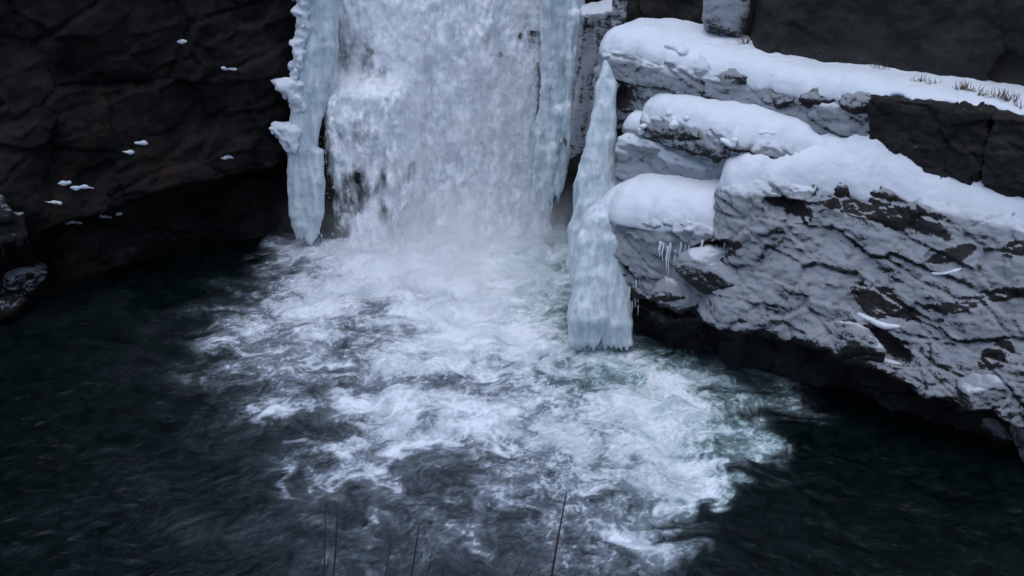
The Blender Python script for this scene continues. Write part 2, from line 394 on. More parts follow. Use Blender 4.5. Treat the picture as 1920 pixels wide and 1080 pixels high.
    mid = np.clip(D*3.2, 0, 1)*(1-0.75*sstep(.62, .95, D))
    t = D*(0.58+0.70*soft) + 0.28*mid*(soft-.5) + 0.66*mid*web*(.45+D) + 0.26*mid*fine
    for pts, wd_, st_ in [(((490, 776), (515, 768), (540, 772)), .16, .5), (((505, 880), (530, 895), (556, 922)), .07, .4), (((690, 885), (740, 850), (800, 832)), .10, .4),
                          (((862, 1010), (885, 1025), (912, 1045)), .08, .4), (((955, 930), (975, 940), (992, 962)), .10, .32), (((1098, 926), (1145, 920)), .07, .35), (((1130, 990), (1170, 996), (1205, 1012)), .08, .32),
                          (((620, 905), (690, 900), (740, 912)), .07, .35), (((730, 850), (800, 828), (900, 845), (960, 832)), .09, .38), (((1010, 800), (1060, 815), (1110, 812)), .10, .3), (((1290, 930), (1330, 905), (1360, 870)), .10, .4),
                          (((430, 640), (470, 660), (520, 655)), .08, .35), (((540, 700), (600, 712), (640, 705)), .08, .35), (((560, 660), (600, 680), (650, 676)), .09, .35), (((1250, 955), (1285, 945)), .10, .3), (((560, 830), (600, 835)), .06, .25)]:
        d_ = seg_dist(ax+.25*(soft-.5), ay+.35*(soft-.5), P(*pts)); t = t + st_*np.exp(-(d_/wd_)**2)*(.45+.75*np.clip(.5+fine*1.6, 0, 1)) + .10*st_*np.exp(-(d_/(wd_*4))**2)
    t = np.maximum(t, sstep(.55, .95, D)*(.78+.22*soft))     # milky core below the fall
    t = np.clip(t, 0, 1.05)
    foam = np.clip(.35*t**1.3+.65*t**2.0, 0, 1)  # foam whiteness also carries brightness lent by the mist
    milk = sstep(-1.5, 3.0, X - 0.35*(22-Y))*sstep(.06, .3, D)      # greener, aerated water by the outcrop
    # surface relief
    amp = 0.045 + 0.20*np.clip(D, 0, 1)
    Z = amp*(1.5*fbm(ax*0.9, ay*1.1, 2.0, 5, 51, 0.6)) + 0.06*np.clip(D*1.5, 0, 1)*web + 0.035*fbm(X*0.7, Y*1.2, 3., 4, 52)
    base_d = seg_dist(X, Y, P((640, 470), (1010, 470)))
    Z += 0.30*np.exp(-(base_d/1.2)**2)*(0.6+0.8*soft)
    V = np.stack([X, Y, Z], -1).reshape(-1, 3)
    o = make_obj('water', V, grid_quads(*X.shape), M_WATER, attrs={'foam': foam.ravel(), 'milk': milk.ravel()})
    tag(o, 'dark teal plunge pool streaked with white foam', 'water', kind='structure')
build_water()
print('water', time.time()-T0)

# ------------------------------------------------------------------ cliffs (jointed rock faces built on a vertical frame)
def cliff(name, org, ds, inward, s_rng, z_rng, h, base_fn, mat, seed, big=(0.30, 0.5), small=(0.75, 1.7), offs=0.42, tilt=0.45, rough=0.07, frost_fn=None, label=None):
    s = np.arange(s_rng[0], s_rng[1], h, dtype=np.float32); z = np.arange(z_rng[0], z_rng[1], h, dtype=np.float32)
    S, Z = np.meshgrid(s, z, indexing='ij')
    sw = S + 0.35*fbm(S*0.35, Z*0.35, 5.0, 3, seed+2); zw = Z + 0.10*S + 0.35*fbm(S*0.3, Z*0.35, 0.0, 3, seed)
    dep = 0.5*fbm(S*0.25, Z*0.25, 1.0, 2, seed+9)
    for (fs, fz), o, k in ((big, offs, 0), (small, offs*0.42, 30), ((small[0]*2.3, small[1]*2.1), offs*0.13, 60)):
        r, e, dx, dy = voro(sw*fs, zw*fz, seed+k)
        amt = 1.0 if k == 0 else np.clip(0.25+1.6*fbm(S*0.3, Z*0.3, 8.0, 3, seed+k+4)+0.35, 0.1, 1.1)
        dep = dep + amt*(o*r[0] + tilt*o*(r[1]*dx + r[2]*dy)*2.2)
        dep = dep + amt*o*0.30*np.exp(-(e/0.04)**2)*np.clip(r[1]+0.7, 0, 1)
    dep = dep + rough*(fbm(S*1.3, Z*1.9, dep, 5, seed+5, 0.6)*1.5)
    dep = dep + base_fn(S, Z)
    V = np.array(org) + S[..., None]*np.array([ds[0], ds[1], 0]) + dep[..., None]*np.array([inward[0], inward[1], 0]) + Z[..., None]*np.array([0, 0, 1.])
    V = V.reshape(-1, 3); Q = grid_quads(*S.shape)
    fn = np.cross(V[Q[0, 2]]-V[Q[0, 0]], V[Q[0, 3]]-V[Q[0, 1]])
    if np.dot(fn, np.array([inward[0], inward[1], 0])) > 0: Q = Q[:, ::-1]
    N = normals(V, Q)
    fr = np.zeros(len(V)) if frost_fn is None else frost_fn(S.ravel(), Z.ravel(), N, V)
    o = make_obj(name, V, Q, mat, attrs={'frost': fr}, smooth=False)
    tag(o, label, 'cliff', kind='structure')
    o['_'] = 0; del o['_']
    return o, V, Q
LO = np.array([-6.75, 29.3, 0]); LD = np.array([-.797, -.603]); LI = np.array([-.603, .797])
def left_base(S, Z):
    lip = 2.75 - 0.07*np.clip(S, 0, 14) + 0.25*fbm(S*0.4, 0*S, 0*S, 3, 77)
    rec = 1.7*sstep(lip+0.15, lip-0.5, Z) - 0.55*sstep(1.2, 0.2, Z)*sstep(4, 9, S)
    return rec - 0.35 + 0.06*(Z-3)*(Z > 3)
def frost_top(amount):
    def f(S, Z, N, V):
        return np.clip((N[:, 2]-0.42)*2.5, 0, 1)*amount*sstep(0.21, 0.30, fbm(S*0.7, Z*0.7, 3.0, 3, 9))
    return f
_, LV, LQ = cliff('cliff_left', LO, LD, LI, (-1.2, 26), (-0.8, 17), 0.06, left_base, M_CLIFF, 101, frost_fn=None, label='black wet rock cliff with faint brown stains')
def back_base(S, Z): return 0.05*Z + 0.9*sstep(3.2, 1.6, Z)*sstep(7.5, 9.5, S) - 1.0*np.exp(-((S-2.6)/1.3)**2)*sstep(5.2, 4.2, Z)
cliff('cliff_back', np.array([-8.2, 30.2, 0]), np.array([1., 0]), np.array([0, 1.]), (-1, 16.5), (-0.8, 11.0), 0.07, back_base, M_CLIFF, 202, label='dark rock wall behind the falling water')
def right_base(S, Z): return 3.1 + 3.2*sstep(2.4, 0.2, S) + 0.05*(Z-7) - 0.2*sstep(7, 9, S)
def right_frost(S, Z, N, V): return 0.15*np.clip(N[:, 2], 0, 1)
cliff('cliff_right', OO, OU[:2], OW[:2], (-3.5, 20), (4.5, 20), 0.07, right_base, M_BACK, 303, big=(0.3, 0.25), small=(0.9, 0.8), offs=0.24, rough=0.12, frost_fn=right_frost, label='dark grey rock cliff above the snowy ledges')
print('cliffs', time.time()-T0)

def build_bank():
    xs = np.linspace(-40, 40, 160); ys = np.linspace(-40, 10.5, 110)
    X, Y = np.meshgrid(xs, ys, indexing='ij')
    Z = np.interp(Y, [-40, -20, -6, 0, 3, 6, 8.2, 10.5], [34, 24, 11.5, 10.1, 8.3, 6.1, 3.0, -1.0]) + 0.35*fbm(X*0.3, Y*0.3, 0.0, 4, 61)  # unseen slope behind the camera is raised to block low sky light
    V = np.stack([X, Y, Z], -1).reshape(-1, 3); Q = grid_quads(*X.shape)
    N = normals(V, Q); o = make_obj('bank', V, Q, M_ROCK, attrs={'frost': np.clip(N[:, 2]*1.4-0.3, 0, 1)})
    tag(o, 'snow dusted bank below the viewpoint, unseen rear slope raised to block low sky', 'bank', kind='structure')
build_bank()

# ------------------------------------------------------------------ implicit solids
def solid(f, lo, hi, h, disp=None, it=1, to_world=loc2w):
    """lo,hi: local box; f(U,W,Z)->signed value; disp(P,N)->offset"""
    ax = [np.arange(lo[i], hi[i]+h, h, dtype=np.float32) for i in range(3)]
    U, W, Z = np.meshgrid(*ax, indexing='ij')
    S = f(U, W, Z).astype(np.float32)
    for a in range(3):                                   # close the solid at the box
        sl = [slice(None)]*3
        for e in (0, -1):
            sl[a] = e; S[tuple(sl)] = np.maximum(S[tuple(sl)], h*0.5)
    V, Q = surface_nets(S, [a[0] for a in ax], h)
    if it: V = relax(V, Q, it)
    N = normals(V, Q)
    if disp is not None:
        V = V + N*disp(V, N)[:, None]; N = normals(V, Q)
    return V, Q, N
def ell(U, W, Z, c, r):
    k = np.sqrt(((U-c[0])/r[0])**2 + ((W-c[1])/r[1])**2 + ((Z-c[2])/r[2])**2)
    return (k-1)*min(r)
FAC = 0.85
def facets(x, z, seed, fx, fz, amp):
    xw = x + .25*fbm(x*.6, z*.6, 4., 3, seed); zw = z + .12*x + .2*fbm(x*.6, z*.6, 8., 3, seed+1)
    r, e, dx, dy = voro((xw*fx).astype(np.float32), (zw*fz).astype(np.float32), seed)
    return amp*(r[0] + 1.3*(r[1]*dx + r[2]*dy)) - amp*.8*np.exp(-(e/.05)**2)
def lumps(V, seed, a1=0.07, a2=0.035):
    x, y, z = V.T
    return _lumps(V, seed, a1, a2) + FAC*(facets(x+.6*y, z+.2*y, seed+50, .8, 1.5, a1*.9) + facets(x+.6*y, z-.3*y, seed+60, 2.3, 4.2, a1*.38)) + .022*fbm(x*4, y*4, z*13, 3, seed+70, .6)
def _lumps(V, seed, a1=0.07, a2=0.035):
    x, y, z = V.T
    return a1*1.6*fbm(x*1.1, y*1.1, z*1.5, 3, seed) + a2*(1.1*fbm(x*3.2, y*3.2, z*8, 3, seed+7, 0.65)+0.5*fbm(x*3.0+z, y*3, z*5, 3, seed+8, 0.6, True)) - 0.03*np.clip(1-np.abs(noise(x*1.7, y*1.7, z*2.6, seed+3))*9, 0, 1)

outcrop = empty('rock_outcrop')
tag(outcrop, 'stepped rock outcrop dusted with snow beside the waterfall', 'rock outcrop')
LEDGE = {}
def rag(wf, seed):
    return lambda U, Z: wf(U, Z) + .16*noise(U*.8, Z*.0, 0*U, seed) + .10*noise(U*2.1, Z*.0, 0*U+3, seed) + .05*noise(U*4.7, 0*Z, 0*U+5, seed)
def lens(U, W, Z, c, rad, an):
    ca, sa = math.cos(an), math.sin(an); x = (U-c[0])*ca+(Z-c[2])*sa; z = -(U-c[0])*sa+(Z-c[2])*ca
    # flat roof, rounded floor
    z = np.where(z > 0, z*1.25, z)
    return (np.sqrt((x/rad[0])**2+((W-c[1])/rad[1])**2+(z/rad[2])**2)-1)*min(rad)
def hollow(p0, p1, w, thick, rw=.45):
    a = at_w(*p0, w); b = at_w(*p1, w); c = (a+b)/2; d = b-a
    return c, (max(.5*math.hypot(d[0], d[2]), .15), rw, thick), math.atan2(d[2], d[0])
def ledge(name, zt, wf, u0, u1, zb, wb, bounds, h=0.05, r=0.14, carve=(), frost=None, seed=1, under=None, extra=None, a1=0.07, a2=0.035, label=None, mat=None):
    ZT = lambda U, W: lerp_tab(U, zt)
    def f(U, W, Z):
        nz = 0.34*noise(U*0.9, W*0.9, Z*0.9, seed+40)
        front = wf(U, Z) + nz*0.6 - W
        s = smax(front, Z-ZT(U, W)-0.25*nz, r)
        s = smax(s, u0-U+nz*0.5, r); s = smax(s, U-u1, 0.05); s = smax(s, zb-Z, 0.05); s = smax(s, W-wb, 0.05)
        if extra: s = extra(s, U, W, Z)
        for cv in carve:
            if len(cv) == 2: s = smax(s, -ell(U, W, Z, *cv)-0.15*nz, 0.08)
            else: s = smax(s, -lens(U, W, Z, *cv)-.10*nz, 0.035)
        return s
    V, Q, N = solid(f, *bounds, h, lambda V, N: lumps(V, seed, a1, a2))
    fr = frost(V, N) if frost else np.zeros(len(V))
    if frost and mat is None: fr = np.clip(fr + .35*sstep(.55, .05, ZT(V[:, 0], 0)-V[:, 2]), 0, 1)
    o = make_obj(name, loc2w(V), Q, mat or M_ROCK, outcrop, {'frost': fr})
    if label: o['label'] = label
    return o
def snow(name, zt, wf, u0, u1, depth, thick, bounds, label, seed=1, h=0.055, r=0.24, wback=6.0, lip=0.0, slope=0.0):
    def f(U, W, Z):
        t = lerp_tab(U, zt); n = noise(U*0.55, W*0.8, 0*Z, seed+3); n2 = noise(U*1.7, W*1.7, 0*Z, seed+5)
        th = (thick if not isinstance(thick, list) else lerp_tab(U, thick))*(1+0.4*n+0.1*n2); e = wf(U, t+0*Z)-lip+0.03*n2; sl = slope if not isinstance(slope, list) else lerp_tab(U, slope)
        s = smax(e-W, Z-(t+th+sl*np.clip(W-e, 0, 3)), r)
        s = smax(s, u0-U-0.05*n2, r); s = smax(s, U-u1, 0.1); n3 = noise(U*3.6, W*3.6, 0*Z, seed+9); s = smax(s, t-(depth if not isinstance(depth, list) else lerp_tab(U, depth))-Z+0.08*n2+0.10*n3-0.25*np.clip(W-e, 0, .6), 0.06); s = s + .03*n3; s = smax(s, W-wback, 0.05)
        return s
    V, Q, N = solid(f, *bounds, h, lambda V, N: 0.06*fbm(V[:, 0]*1.8, V[:, 1]*1.8, V[:, 2]*1.8, 5, seed, .68), it=2)
    o = make_obj(name, loc2w(V), Q, M_SNOW); tag(o, label, 'snow')
    return o
def fr_base(lo, cuts=(), k=0.55, seed=5, spread=0.35):
    """frost cover: powder on faces that are not overhanging, thinner in the given bare spots (c, r)"""
    def g(V, N):
        x, y, z = V.T
        f = lo + k*N[:, 2] + spread*fbm(x*0.8, y*0.8, z*0.8, 4, seed)
        for c, r, a in cuts:
            d = ((x-c[0])/r[0])**2 + ((z-c[2])/r[2])**2
            f = f - a*np.exp(-d**3)
        return np.clip(f, 0, .86)
    return g
# --- top ledge
z1 = [(-2.2, 7.0), (-1.3, 7.15), (-.6, 7.2), (1.65, 6.95), (3.5, 6.82), (5.4, 6.86), (8.2, 6.82), (11, 6.75)]
w1t = [(-2, 2.5), (-1.2, 2.0), (-.6, 1.9), (0.3, 1.85), (1.65, 1.95), (3.5, 1.8), (5.4, 1.62), (8.2, 1.5), (11, 1.4)]
w1 = lambda U, Z: lerp_tab(U, w1t) + 0.10*np.clip(6.8-Z, 0, 2)
w1 = rag(w1, 501)
hole = lambda px, py, w, ru, rw, rz: (at_w(px, py, w), (ru, rw, rz))
c1 = [hole(1395, 140, 1.75, .75, .35, .26), hole(1500, 165, 1.7, .9, .45, .30), hole(1590, 180, 1.6, .6, .4, .3), hole(1155, 180, 1.9, .28, .4, .3)]
b1 = [(at_w(1400, 145, 1.9), (.7, 1, .22), .8), (at_w(1500, 165, 1.9), (.9, 1, .28), .8), (at_w(1600, 175, 1.8), (.6, 1, .3), .6), (at_w(1155, 180, 1.9), (.3, 1, .35), .9)]
ledge('ledge', z1, w1, -2.0, 5.25, 4.9, 4.2, ((-2.7, 1.0, 4.9), (5.35, 4.4, 7.7)), seed=11, r=.62, carve=c1, frost=fr_base(0.68, b1), label='top rock step with a frosted face')
snow('snow_drift', z1, w1, -2.05, 14.3, [(5.0, .35), (5.4, .04)], [(-2, .2), (4.8, .2), (5.6, .12), (11, .12)], ((-2.8, 1.0, 6.2), (14.4, 4.4, 8.1)), 'long thick snow cap along the top ledge below the grey cliff', 12, r=0.66, lip=-.13, wback=4.2, slope=0.06)
# --- bare dark blocks to the right of the top ledge
for i, (ua, ub, dw) in enumerate([(5.25, 6.95, 0.0), (6.97, 7.62, 0.08), (7.66, 10.2, 0.02), (10.25, 14.4, 0.1)]):
    wz = lambda U, Z, dw=dw: lerp_tab(U, w1t) + dw + 0.05 + 0.06*np.clip(6.6-Z, 0, 2)
    ledge('rock_block', z1, wz, ua, ub, 5.0, 4.2, ((ua-.25, 1.0, 4.9), (ub+.1, 4.4, 7.2)), seed=21+i, r=0.10, a1=0.07, a2=0.04, frost=lambda V, N: np.clip(0.15*N[:, 2], 0, 1), label='bare dark grey rock block', mat=M_BACK)
# --- second ledge
z2 = [(-1, 5.78), (-.1, 5.86), (1.4, 5.86), (2.9, 5.82), (3.8, 5.7), (5, 5.35), (6.5, 5.1)]
w2t = [(-1, 1.55), (-.2, 1.35), (1.4, 1.05), (2.6, 0.72), (3.3, 0.95), (4.4, 1.35), (6, 1.45), (11, 1.3)]
w2 = lambda U, Z: lerp_tab(U, w2t) + 0.18*np.clip(5.5-Z, 0, 1)
w2 = rag(w2, 502)
ledge('ledge', z2, w2, -0.15, 5.6, 5.05, 3.4, ((-.6, .4, 4.95), (7.1, 3.5, 6.3)), seed=31, r=0.6, frost=fr_base(0.50, [(at_w(1270, 245, 1.1), (.8, 1, .22), .25)]), label='second rock step with a rounded grey nose')
snow('snow_drift', z2, w2, -0.20, 5.6, 0.40, 0.20, ((-.7, .3, 4.8), (5.7, 3.3, 6.7)), 'snow cap on the second step, rounded at its nose', 13, r=0.62, lip=-.12, wback=2.9, slope=0.10)
zb2 = [(-1.2, 5.5), (0.3, 5.5)]
ledge('ledge', zb2, lambda U, Z: 1.45+0*U, -0.62, 0.2, 4.2, 3.2, ((-1.1, .9, 4.1), (.3, 3.3, 5.9)), seed=33, r=0.5, frost=fr_base(0.55), label='small rock nose beside the second step')
snow('snow_drift', zb2, lambda U, Z: 1.45+0*U, -0.66, 0.15, 0.35, 0.2, ((-1.1, .8, 5.2), (.3, 3.3, 6.1)), 'small pillow of snow tucked beside the rounded second step', 14, r=0.52, lip=-.02, wback=3.0)
# slab under the second step
zs = [(-1, 5.2), (3.2, 4.95)]
ledge('ledge', zs, lambda U, Z: 1.35 + 0.05*U - 0.12*(5-Z), -0.45, 3.4, 3.4, 3.2, ((-.9, .6, 3.3), (3.5, 3.3, 5.5)), seed=35, r=0.12, frost=fr_base(0.75), label='flat frosted slab under the second step')
# --- third ledge: the broad sloping face with its undercut foot
z3 = [(2, 4.75), (2.5, 4.95), (3.4, 5.05), (5, 5.1), (6.5, 5.05), (7.2, 5.0), (8.2, 4.95), (11, 4.7)]
LIP = [(0, 1.35), (1, 1.42), (2.9, 1.6), (5.6, 1.72), (7.0, 1.42), (7.8, 1.22), (9, 1.25), (9.7, .85), (11, .7)]
w3t = [(1.8, .45), (2.5, .2), (3.4, .5), (5, .95), (6.5, 1.2), (8, 1.3), (11, 1.15)]
def w3(U, Z):
    lp = lerp_tab(U, LIP); top = lerp_tab(U, w3t)
    t = np.clip((4.9-Z)/(4.9-lp), 0, 1)
    face = top*(1-t) + (-0.30+0.12*np.sin(U*1.3))*t + 0.14*np.sin(t*9.0+U*0.9)*t*(1-t)
    return face + 1.35*sstep(lp+0.12, lp-0.55, Z)
w3 = rag(w3, 503)
H3 = [hollow((1515, 342), (1750, 430), .62, .46, .6), hollow((1640, 330), (1765, 372), .85, .24, .5), hollow((1436, 376), (1514, 412), .45, .22, .4), hollow((1732, 506), (1814, 482), .25, .15, .35),
      hollow((1586, 556), (1704, 606), -.05, .24, .4), hollow((1614, 620), (1700, 680), -.12, .27, .4), hollow((1868, 492), (1930, 478), .35, .15, .35), hollow((1738, 592), (1940, 562), .0, .14, .35),
      hollow((1832, 692), (1890, 664), -.15, .22, .35), hollow((1880, 362), (1960, 410), .75, .34, .5), hollow((1296, 480), (1390, 452), .2, .22, .4)]
def bare(V, N, H):
    x, y, z = V.T; m = np.zeros(len(V))
    for c, rad, an in H:
        q = lens(x, y*0+c[1], z, c, (rad[0]*1.03, rad[1], rad[2]*1.03), an)/min(rad)
        m = np.maximum(m, sstep(.22, -.22, q+.55*fbm(x*1.6, y*1.6, z*2.6, 4, 77, .6)))
    return m*(1-sstep(.42, .8, N[:, 2])*.9)
def fr3(V, N):
    f = fr_base(0.66, (), k=0.62, seed=55, spread=0.55)(V, N) - .12*sstep(4.2, 6.5, V[:, 0]) - .12*sstep(2.6, 1.6, V[:, 2]) - 1.3*bare(V, N, H3)
    f = np.clip(f, 0, .86)
    lp = lerp_tab(V[:, 0], LIP)
    return f*sstep(-0.15, 0.18, V[:, 2]-lp-0.22*noise(V[:, 0]*2, V[:, 1]*2, V[:, 2], 5))
ledge('ledge', z3, w3, 2.35, 14.4, -0.7, 3.0, ((1.8, -.9, -.7), (14.5, 3.1, 5.6)), h=0.045, seed=41, r=0.62, carve=H3, frost=fr3, a1=0.10, a2=0.045, label='broad lower rock face dusted with powder snow')
snow('snow_drift', z3, w3, 2.32, 14.3, 0.40, 0.22, ((1.8, -.3, 4.2), (14.4, 3.0, 6.6)), 'long snow cap on the third step above the broad dusted face', 15, r=0.66, lip=-.14, wback=2.4, slope=[(2.3, .25), (3.6, .3), (4.6, .75), (5.4, .95), (6.2, .75), (7.2, .35), (8, .25), (11, .2)])
# --- lowest shelf on the left
z4 = [(-1.5, 2.7), (-1.0, 3.05), (-.6, 3.35), (-.1, 3.62), (.5, 3.78), (1.2, 3.86), (3, 3.95)]
w4t = [(-1, .3), (0, .0), (1.2, -.05), (3, .3)]
LIP4 = [(-1, 1.3), (3, 1.5)]
def w4(U, Z):
    t = np.clip((3.8-Z)/2.4, 0, 1)
    return lerp_tab(U, w4t) + 0.15*t + 0.25*np.sin(t*3.1)*0.6 - 0.25*np.exp(-((U-1.9-0.2*(Z-2.2))/.7)**2)*sstep(2.9, 2.1, Z) + 1.1*sstep(1.45, 0.7, Z)
w4 = rag(w4, 504)
H4 = [hollow((1290, 478), (1385, 450), .15, .22, .4), hollow((1150, 490), (1185, 515), .15, .15, .3), hollow((1190, 560), (1300, 590), .2, .25, .4)]
def fr4(V, N):
    return np.clip(fr_base(0.78, (), seed=65)(V, N) - 1.2*bare(V, N, H4), 0, 1)*sstep(1.45, 1.85, V[:, 2]+0.2*noise(V[:, 0]*2.2, V[:, 1], V[:, 2], 8))
ledge('ledge', z4, w4, -1.0, 2.9, -0.7, 3.0, ((-1.6, -.7, -.7), (3.0, 3.1, 4.4)), seed=61, r=0.66, carve=H4, frost=fr4, a1=0.10, a2=0.05, label='lowest shelf with a dripping frosted face')
snow('snow_drift', z4, w4, -1.05, 2.8, 0.45, 0.28, ((-1.7, -.5, 3.3), (3.0, 2.4, 5.2)), 'smooth round snow pillow on the lowest shelf behind the ice fan', 16, r=0.75, lip=-.10, wback=2.2, slope=0.22)
print('outcrop', time.time()-T0)

# ------------------------------------------------------------------ ice
def drips(strands, k, lo, hi, h, name, label, seed, rib=0.05, cat='ice', lump=.02, frost_amt=0.5, group=None):
    """strands: list of polylines [(x,y,z,r),...] in world space, fused"""
    def f(X, Y, Z):
        s = None
        wxn = 0.05*noise(X*2.2, Y*2.2, Z*.7, seed)
        for pl in strands:
            for a, b in zip(pl[:-1], pl[1:]):
                a = np.array(a); b = np.array(b); d = b[:3]-a[:3]; L = float(np.dot(d, d))+1e-9
                m = max(a[3], b[3])+0.6
                l0 = np.minimum(a[:3], b[:3])-m; h0 = np.maximum(a[:3], b[:3])+m
                ii = [slice(max(0, int((l0[q]-lo[q])/h)), max(0, int((h0[q]-lo[q])/h)+1)) for q in range(3)]
                x, y, z = X[tuple(ii)], Y[tuple(ii)], Z[tuple(ii)]
                if s is None: s = np.full(X.shape, 0.6, np.float32)
                if x.size == 0: continue
                t = np.clip(((x-a[0])*d[0]+(y-a[1])*d[1]+(z-a[2])*d[2])/L, 0, 1)
                q = np.sqrt((x-a[0]-t*d[0])**2+(y-a[1]-t*d[1])**2+(z-a[2]-t*d[2])**2) - (a[3]*(1-t)+b[3]*t)
                s[tuple(ii)] = smin(s[tuple(ii)], q, k)
        return s + wxn
    def disp(V, N):
        x, y, z = V.T
        return rib*(.7*fbm(x*5, y*5, z*0.45, 3, seed)+.75*(.35-np.abs(noise(x*4.2, y*4.2, z*.25, seed+2)))+.35*(.3-np.abs(noise(x*9.5, y*9.5, z*.5, seed+3)))) + lump*1.4*fbm(x*2.2, y*2.2, z*1.8, 4, seed+4, .6)
    V, Q, N = solid(f, lo, hi, h, disp)
    fr = np.clip(N[:, 2]*0.55 + frost_amt*.6*fbm(V[:, 0], V[:, 1], V[:, 2], 3, seed), 0, 1)
    o = make_obj(name, V, Q, M_ICE, attrs={'frost': fr}); tag(o, label, cat, group)
    return o
def W(u, w, z, r): p = loc2w(np.array([u, w, z])); return (p[0], p[1], p[2], r)
def PX(px, py, y, r): p = at_y(px, py, y); return (p[0], p[1], p[2], r)
r_ = random.Random(3)
def tail(p, n, spread, ln, r0, out):
    """thin icicle tips below a point"""
    for _ in range(n):
        x = p[0]+r_.uniform(-spread, spread); y = p[1]+r_.uniform(-spread, spread)*0.5
        l = ln*r_.uniform(.5, 1.2); out.append([(x, y, p[2]+0.2, r0), (x, y, p[2]-l*0.5, r0*0.6), (x, y, p[2]-l, 0.015)])
def bounds_of(st, m=0.35):
    P = np.array([q for s in st for q in s]); return P[:, :3].min(0)-m, P[:, :3].max(0)+m
# fan of ice hanging from the lowest shelf into the pool
fan = []
def tongue(xt0, xt1, xb0, xb1, n, yt, yb, ytop, ybot, r0, r1):
    for i in range(n):
        t = i/(n-1); j = r_.uniform(-1, 1)
        xt = xt0+(xt1-xt0)*t; xb = xb0+(xb1-xb0)*t
        P = []
        P.append(PX(xt+48, yt-6, ytop+.75, r0*.8)); P.append(PX(xt+18, yt-4, ytop+.3, r0))
        for k, (fz, rr) in enumerate([(0.06, r0*1.0), (.22, r0), (.5, r0*1.05), (.78, r0), (.95, r1)]):
            ff = fz**1.5
            P.append(PX(xt+(xb-xt)*ff, yt+(yb-yt)*fz, ytop+(ybot-ytop)*min(1, fz*1.15)+.12*(t-.5)**2, rr))
        e = PX(xb+1.5*j, yb+4+5*abs(j), ybot, .015); P.append(e); fan.append(P)
tongue(1110, 1140, 1070, 1114, 6, 402, 650, 22.8, 21.75, .25, .08)
tongue(1134, 1150, 1136, 1186, 6, 440, 652, 22.5, 21.85, .17, .07)
fan.append([PX(1185, 388, 23.6, .22), PX(1150, 388, 23.3, .25), PX(1118, 405, 22.95, .26), PX(1098, 450, 22.6, .27), PX(1090, 520, 22.25, .28)])
lo, hi = bounds_of(fan); drips(fan, .065, lo, hi, .04, 'ice_fan', 'pale blue fan of ice spilling from the lowest shelf into the pool', 71, rib=.08, lump=.015)
lumpy_top = [PX(1106, 424, 22.72, .20), PX(1118, 412, 22.95, .26), PX(1136, 402, 23.15, .30), PX(1158, 394, 23.4, .32), PX(1098, 444, 22.6, .18), PX(1130, 425, 22.85, .24)]
# tall ice sheet down the corner of the outcrop
sh = []
for i in range(7):
    t = i/6
    sh.append([PX(1146+14*t, 100+45*t, 24.9, .12), PX(1130+16*t, 165, 24.5, .12), PX(1110+34*t, 260, 24.15, .15), PX(1092+52*t, 350, 23.9, .18), PX(1082+60*t, 430, 23.6, .2), PX(1078+60*t, 500, 23.3, .18)])
lo, hi = bounds_of(sh); drips(sh, .10, lo, hi, .05, 'ice_sheet', 'tall narrow sheet of ice down the corner of the outcrop', 72, rib=.09, lump=.04)
# ice curtain right of the falls
cu = []
for x0, x1, yend, r in [(1045, 1022, 395, .16), (1040, 1010, 380, .14), (1060, 1035, 350, .22), (1070, 1040, 330, .2), (1030, 1018, 330, .16), (1085, 1050, 260, .2)]:
    cu.append([PX(x0, -60, 28.6, .26), PX((x0*.6+x1*.4), 120, 28.5, .2), PX((x0*.3+x1*.7), 240, 28.4, r+.04), PX(x1, yend-50, 28.2, r), PX(x1-4, yend, 28.1, .03)])
cu.append([PX(1078, 30, 28.2, .2), PX(1072, 120, 28.1, .16), PX(1070, 200, 28.0, .12)])
for i in range(7): cu.append([PX(1068+3*i, 200, 27.9, .09), PX(1056+6*i, 240+r_.uniform(-8, 8), 27.8, .07), PX(1052+7*i, 268+r_.uniform(-10, 14), 27.8, .015)])
for i in range(10):
    x = r_.uniform(998, 1055); y = r_.uniform(300, 360); cu.append([PX(x+8, y-60, 28.2, .10), PX(x, y, 28.1, .07), PX(x-3, y+r_.uniform(20, 45), 28.1, .015)])
lo, hi = bounds_of(cu); drips(cu, .05, lo, hi, .05, 'ice_curtain', 'ragged ice curtain hanging along the waterfall beside the grey slab', 73, rib=.11, lump=.10)
# ice column left of the falls
cl = []
for x0, x1, r in [(600, 590, .16), (612, 596, .14), (575, 572, .2), (590, 580, .2)]:
    cl.append([PX(x0+8, -60, 28.9, .22), PX(x0+4, 90, 28.8, .24), PX(x0-12, 190, 28.7, r+.05), PX(x1-16, 280, 28.6, r+.06), PX(x1-12, 350, 28.5, r+.08), PX(x1-10, 420, 28.4, r), PX(x1-15, 452, 28.35, .05)])
for i in range(16):
    x = 548+52*i/15; cl.append([PX(x+3, 285, 28.5, .10), PX(x, 340, 28.4, .12), PX(x+2, 400, 28.35, .10), PX(x+6-0.15*(x-548), 425+ 28*math.sin(i/15*2.4)+r_.uniform(-8, 5), 28.3, .02)])
lo, hi = bounds_of(cl); drips(cl, .09, lo, hi, .05, 'ice_column', 'blue grey ice column between the waterfall and the black cliff', 74, rib=.08, lump=.06)
